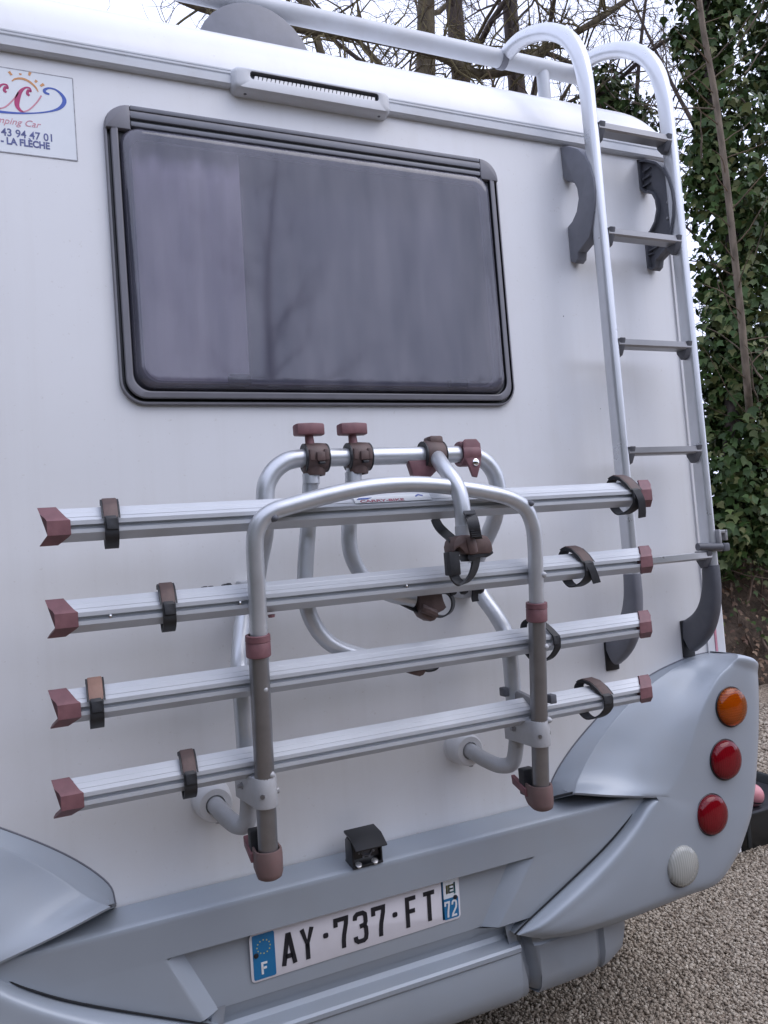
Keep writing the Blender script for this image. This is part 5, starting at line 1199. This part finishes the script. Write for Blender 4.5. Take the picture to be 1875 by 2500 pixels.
def ivy_tree(seed, axis, rad_fn, n, label, singles, name='ivy_tree', size=(0.045, 0.11), clumps=150):
    rg = np.random.default_rng(seed)
    base = Vector(axis[0]); root = thing(name, base, label, 'tree', None)
    ax = np.array(cr(axis, 8)); m = MB(); m.tube([Vector(p.tolist()) for p in ax], [0.085*(1-0.5*i/len(ax)) for i in range(len(ax))], 10); m.build('trunk', BARK_DARK, root, ang=180)
    # clumps hung about the trunk
    ci = (rg.uniform(0, 1, clumps)**1.35)*(len(ax)-1.01); i0 = ci.astype(int); cp = ax[i0]+(ax[i0+1]-ax[i0])*(ci-i0)[:, None]
    ang = rg.uniform(0, 2*np.pi, clumps); R_ = np.array([rad_fn(z) for z in cp[:, 2]])*rg.uniform(0.15, 1.0, clumps)
    cc_ = cp+np.stack([np.cos(ang)*R_, np.sin(ang)*R_, rg.normal(0, 0.1, clumps)], 1); cr2 = rg.uniform(0.13, 0.34, clumps)
    which = rg.integers(0, clumps, n)
    dirs = rg.normal(0, 1, (n, 3)); dirs /= np.linalg.norm(dirs, axis=1)[:, None]
    pos = cc_[which]+dirs*(cr2[which]*rg.uniform(0.55, 1.05, n))[:, None]*np.array([1, 1, 1.25])
    out = dirs*0.7+(pos-cp[which])*0.8; out /= np.linalg.norm(out, axis=1)[:, None]
    size_ = rg.uniform(size[0], size[1], n)
    # the leaves nearest to the viewer's side become single objects
    eye = np.array([0, -1.85, 1.5]); dist = np.linalg.norm(pos-eye, axis=1)-0.3*np.clip(size_*10, 0, 1)
    rel = (pos-eye)@R3; u = 937.5-F*rel[:, 0]/rel[:, 2]; v = 1250+F*rel[:, 1]/rel[:, 2]
    cand = np.where((u > 1655) & (u < 1870) & (v > 5) & (v < 1300))[0]
    pick = cand[np.argsort(dist[cand])][:singles*2][::2][:singles] if singles else np.array([], int)
    rest = np.ones(n, bool); rest[pick] = False
    V, Fc = leaves_mesh(pos[rest], out[rest], size_[rest], rg)
    c_ = raw_mesh('crown', V, Fc, LEAF, root, 'stuff')
    Xx, D, N_ = frames(len(pick), out[pick], rg) if len(pick) else ([], [], [])
    for j, k in enumerate(pick):
        o = bpy.data.objects.new('leaf', leaf_me); COL.objects.link(o); o.parent = root
        Mx = Matrix((list(map(float, Xx[j])), list(map(float, D[j])), list(map(float, N_[j])))).transposed()
        o.matrix_local = Matrix.Translation(Vector(pos[k].tolist())-base) @ Mx.to_4x4() @ Matrix.Scale(float(size_[k]), 4)
    # climbing stems and bare sprays
    m = MB(); rr_ = random.Random(seed)
    for _ in range(26):
        i = rr_.randrange(0, len(ax)-4); p = Vector(ax[i].tolist())+Vector((rr_.uniform(-0.5, 0.5), rr_.uniform(-0.5, 0.2), 0))
        limb(m, p, (rr_.gauss(0, 0.6), rr_.gauss(-0.3, 0.5), rr_.gauss(0.5, 0.5)), rr_.uniform(0.5, 1.3), 0.010, 0.003, 9, 0.15, rr_, 0.0, 5)
    m.build('stem', BARK_PALE, root, ang=180, recalc=False, kind='stuff')
    return root
def dirp(px_, py_, T):
    r = ray(px_, py_); return tuple((np.array([0, -1.85, 1.5])+r/r[1]*T).tolist())
ivy_tree(101, [dirp(1800, 1330, 5.3), dirp(1785, 1100, 5.3), dirp(1795, 800, 5.35), dirp(1780, 500, 5.4), dirp(1735, 200, 5.4), dirp(1715, -60, 5.4), dirp(1700, -300, 5.4)], lambda z: 0.50 if z < 2.4 else 0.30, 12500, 'ivy covered trunk standing nearest the ladder, sky gaps on its left', 190)
ivy_tree(102, [dirp(1930, 1380, 5.6), dirp(1915, 1000, 5.6), dirp(1905, 700, 5.6), dirp(1895, 400, 5.6), dirp(1900, 100, 5.6), dirp(1905, -300, 5.6)], lambda z: 0.46, 12000, 'ivy covered trunk at the right edge, darker and thicker', 110)
ivy_tree(103, [dirp(1560, 420, 7.2), dirp(1540, 320, 7.2), dirp(1500, 250, 7.2), dirp(1440, 215, 7.2)], lambda z: 0.30, 2600, 'low ivy clad stump in leaf behind the roof corner, framed by the ladder hoops', 0, size=(0.05, 0.08), clumps=26)
# ground ivy at the foot of the bank is sparse: a few sprays
# sapling in front of the ivy
sp_ = thing('sapling', dirp(1862, 1500, 5.75), 'thin pale sapling stem leaning in front of the ivy', 'sapling')
m = MB(); sl = vcr([dirp(1862, 1500, 5.75), dirp(1846, 1240, 5.6), dirp(1834, 1060, 5.25), dirp(1826, 960, 4.95), dirp(1812, 800, 4.85), dirp(1795, 640, 4.8), dirp(1772, 430, 4.8), dirp(1745, 230, 4.8), dirp(1715, 60, 4.8), dirp(1700, -80, 4.8), dirp(1690, -250, 4.8)], 5)
m.tube(sl, [0.037-0.016*i/len(sl) for i in range(len(sl))], 10); m.build('trunk', BARK_PALE, sp_, ang=180)
m = MB(); rg = random.Random(8)
for i in range(3, len(sl)-2, 1):
    for _ in range(1):
        limb(m, sl[i], (rg.choice((-1, 1))*rg.uniform(0.5, 1), rg.gauss(-0.2, 0.4), rg.uniform(0.1, 0.9)), rg.uniform(0.25, 0.8), 0.007, 0.002, 7, 0.10, rg, 0.0, 4)
m.build('branch', TWIG, sp_, ang=180, recalc=False)
# roots and dead stems hanging on the bank
m = MB(); rg = random.Random(9)
for _ in range(150):
    u = rg.random(); bx = 4.2+4.2*u; t = rg.uniform(0.15, 1.0); by = 3.35-0.55*(bx-3.6)/8.5+0.62*t+0.25*t*t-0.10
    limb(m, (bx, by, 1.55*t**1.15+0.05), (rg.gauss(0, 0.45), -0.25, rg.choice((-1, -1, 1))), rg.uniform(0.2, 0.9), rg.uniform(0.004, 0.016), 0.003, 8, 0.18, rg, 0.0, 5)
m.build('root_tangle', bark('root_bark', (0.06, 0.042, 0.032), (0.19, 0.135, 0.10), 20), None, kind='stuff', ang=180, recalc=False)
# low ivy and dead leaves spread on the bank
rgn = np.random.default_rng(77); n = 2600
bx = rgn.uniform(4.0, 9.0, n); t = rgn.beta(2.2, 1.2, n); by = 3.35-0.55*(bx-3.6)/8.5+0.62*t+0.25*t*t-0.14
pos = np.stack([bx, by, 1.55*t**1.15+0.03], 1); out = np.tile(np.array([-0.2, -0.9, 0.4]), (n, 1))
keep = (rgn.random(n) < (0.15+0.85*t**3)); V, Fc = leaves_mesh(pos[keep], out[keep], rgn.uniform(0.035, 0.07, keep.sum()), rgn)
raw_mesh('bank_ivy', V, Fc, LEAF, None, 'stuff')
n = 900; bx = rgn.uniform(3.9, 9.0, n); t = rgn.beta(1.0, 1.6, n); by = 3.35-0.55*(bx-3.6)/8.5+0.62*t+0.25*t*t-0.12
pos = np.stack([bx, by, 1.55*t**1.15+0.02], 1); V, Fc = leaves_mesh(pos, np.tile(np.array([-0.1, -0.7, 0.7]), (n, 1)), rgn.uniform(0.03, 0.06, n), rgn)
raw_mesh('dead_leaves', V, Fc, island_mat('dead_leaf', [(0.07, 0.04, 0.025), (0.16, 0.095, 0.06), (0.22, 0.15, 0.10), (0.11, 0.06, 0.045)], 0.8), None, 'stuff')
# trees behind the viewer: what the window and the paint reflect
for k, (x, y, sc_) in enumerate(((-1.5, -17, 0.8), (5.2, -18, 0.85), (11.5, -16, 0.75))):
    src = [o for o in COL.objects if o.name.startswith('bare_tree') and o.type == 'EMPTY'][k]
    r_ = src.copy(); COL.objects.link(r_); r_.location = (x, y, 0); r_.scale = (sc_,)*3; r_.rotation_euler = (0, 0, 1.3*k)
    r_['label'] = ('bare tree mirrored in the window, leftmost', 'bare tree mirrored in the middle of the window', 'bare tree mirrored in the window, rightmost')[k]; r_['group'] = 'bare trees mirrored in the window'
    for ch in list(src.children):
        c = ch.copy(); COL.objects.link(c); c.parent = r_
# hedge behind the viewer: the dark foot of what the window mirrors
hdg = thing('hedge', (0.5, -6.6, 0), 'tall clipped hedge mirrored along the foot of the window', 'hedge')
m = MB(); rows = []
for i in range(60):
    x = -11+23*i/59; q = lambda s: noise.noise(Vector((x*0.9, s, 2.0)))
    rows.append([(x, -6.05+0.15*q(1), 0.0), (x, -6.0+0.2*q(2), 1.6), (x, -6.1+0.2*q(3), 3.10+0.12*q(5)), (x, -6.6, 3.2+0.12*q(6)), (x, -7.1, 3.0+0.1*q(7)), (x, -7.2, 0.0)])
m.grid(rows); m.build('hedge_core', mat('hedge_shade', (0.02, 0.032, 0.015), 0.9, var=0.5, scale=6), hdg, ang=180)
rgh = np.random.default_rng(5); n = 9000; hx = rgh.uniform(-11, 12, n); hz2 = rgh.uniform(0.1, 3.4, n); top_ = hz2 > 3.1
pos = np.stack([hx, np.where(top_, rgh.uniform(-7, -6, n), -6.02+rgh.normal(0, 0.10, n)), hz2], 1)
V, Fc = leaves_mesh(pos, np.tile(np.array([0, 0.9, 0.3]), (n, 1)), rgh.uniform(0.07, 0.13, n), rgh)
raw_mesh('foliage', V, Fc, LEAF, hdg, 'stuff')
hdg2 = thing('hedge', (-4.2, -1.5, 0), 'unseen clipped hedge added on the left to darken the silver paint', 'hedge')  # out of view, added so surfaces facing left turn darker
m = MB(); rows = []
for i in range(40):
    y = -6.0+11*i/39; q = lambda s: noise.noise(Vector((y*0.9, s, 7.0)))
    rows.append([(-3.05+0.15*q(1), y, 0.0), (-3.0+0.2*q(2), y, 2.2), (-3.1+0.2*q(3), y, 4.2+0.2*q(5)), (-3.7, y, 4.4+0.2*q(6)), (-4.4, y, 0.0)])
m.grid(rows); m.build('hedge_core', bpy.data.materials['hedge_shade'], hdg2, ang=180)
n = 6000; hy = rgh.uniform(-6, 5, n); hz2 = rgh.uniform(0.1, 4.4, n)
pos = np.stack([-3.02+rgh.normal(0, 0.10, n), hy, hz2], 1)
V, Fc = leaves_mesh(pos, np.tile(np.array([0.9, 0, 0.3]), (n, 1)), rgh.uniform(0.07, 0.13, n), rgh)
raw_mesh('foliage', V, Fc, LEAF, hdg2, 'stuff')
# ================================================================== TROUGH with a pink ball
tg = thing('mixing_trough', (2.95, 1.02, 0), 'black plastic trough on the gravel beyond the rear corner', 'trough')
x0, x1, y0, y1, hT = 2.30, 3.30, 0.74, 1.30, 0.185
def rr3(e, z, r=0.06): return [(x, y, z) for x, y in rrect(x0-e, x1+e, y0-e, y1+e, r, 5)]
MB().grid([rr3(-0.05, 0.0), rr3(-0.045, 0.004), rr3(0.0, hT-0.012), rr3(0.012, hT-0.010), rr3(0.014, hT), rr3(-0.006, hT), rr3(-0.012, hT-0.01), rr3(-0.052, 0.012)], closed=True).add(rr3(-0.05, 0.0), [tuple(range(24))]).add(rr3(-0.052, 0.012), [tuple(range(24))]).build('trough_shell', TROUGH, tg, ang=40)
for x in (2.5, 2.8, 3.1):
    MB().box((x-0.012, y0+0.004, 0.03), (x+0.012, y0+0.014, hT-0.016), bev=0.004).build('trough_rib', TROUGH, tg)
c = P(1838, 1938, 0.86)
pbz = thing('pink_ball', (c.x, 0.93, 0.10), 'pink plastic ball with a dark band, half hidden in the black trough', 'ball')
bc = Vector((c.x-0.005, 0.86, c.z-0.004)); R_ = 0.052
MB().lathe(bc, (0.15, -0.2, 1), [(R_*math.sin(rad(a)), -R_*math.cos(rad(a))) for a in range(0, 181, 10)], 28).build('ball_shell', PINK, pbz, ang=180)
MB().lathe(bc, (0.15, -0.2, 1), [(R_*math.sin(rad(a))+0.001, -R_*math.cos(rad(a))) for a in (66, 70, 74)], 28).build('ball_band', TROUGH, pbz, ang=180)
MB().box((bc.x-0.35, y0+0.06, 0.0125), (bc.x+0.3, y1-0.08, bc.z-R_*0.93), bev=0.01).build('trough_filling', mat('dark_bag', (0.02, 0.02, 0.024), 0.35, bump=0.5, bscale=30), tg)
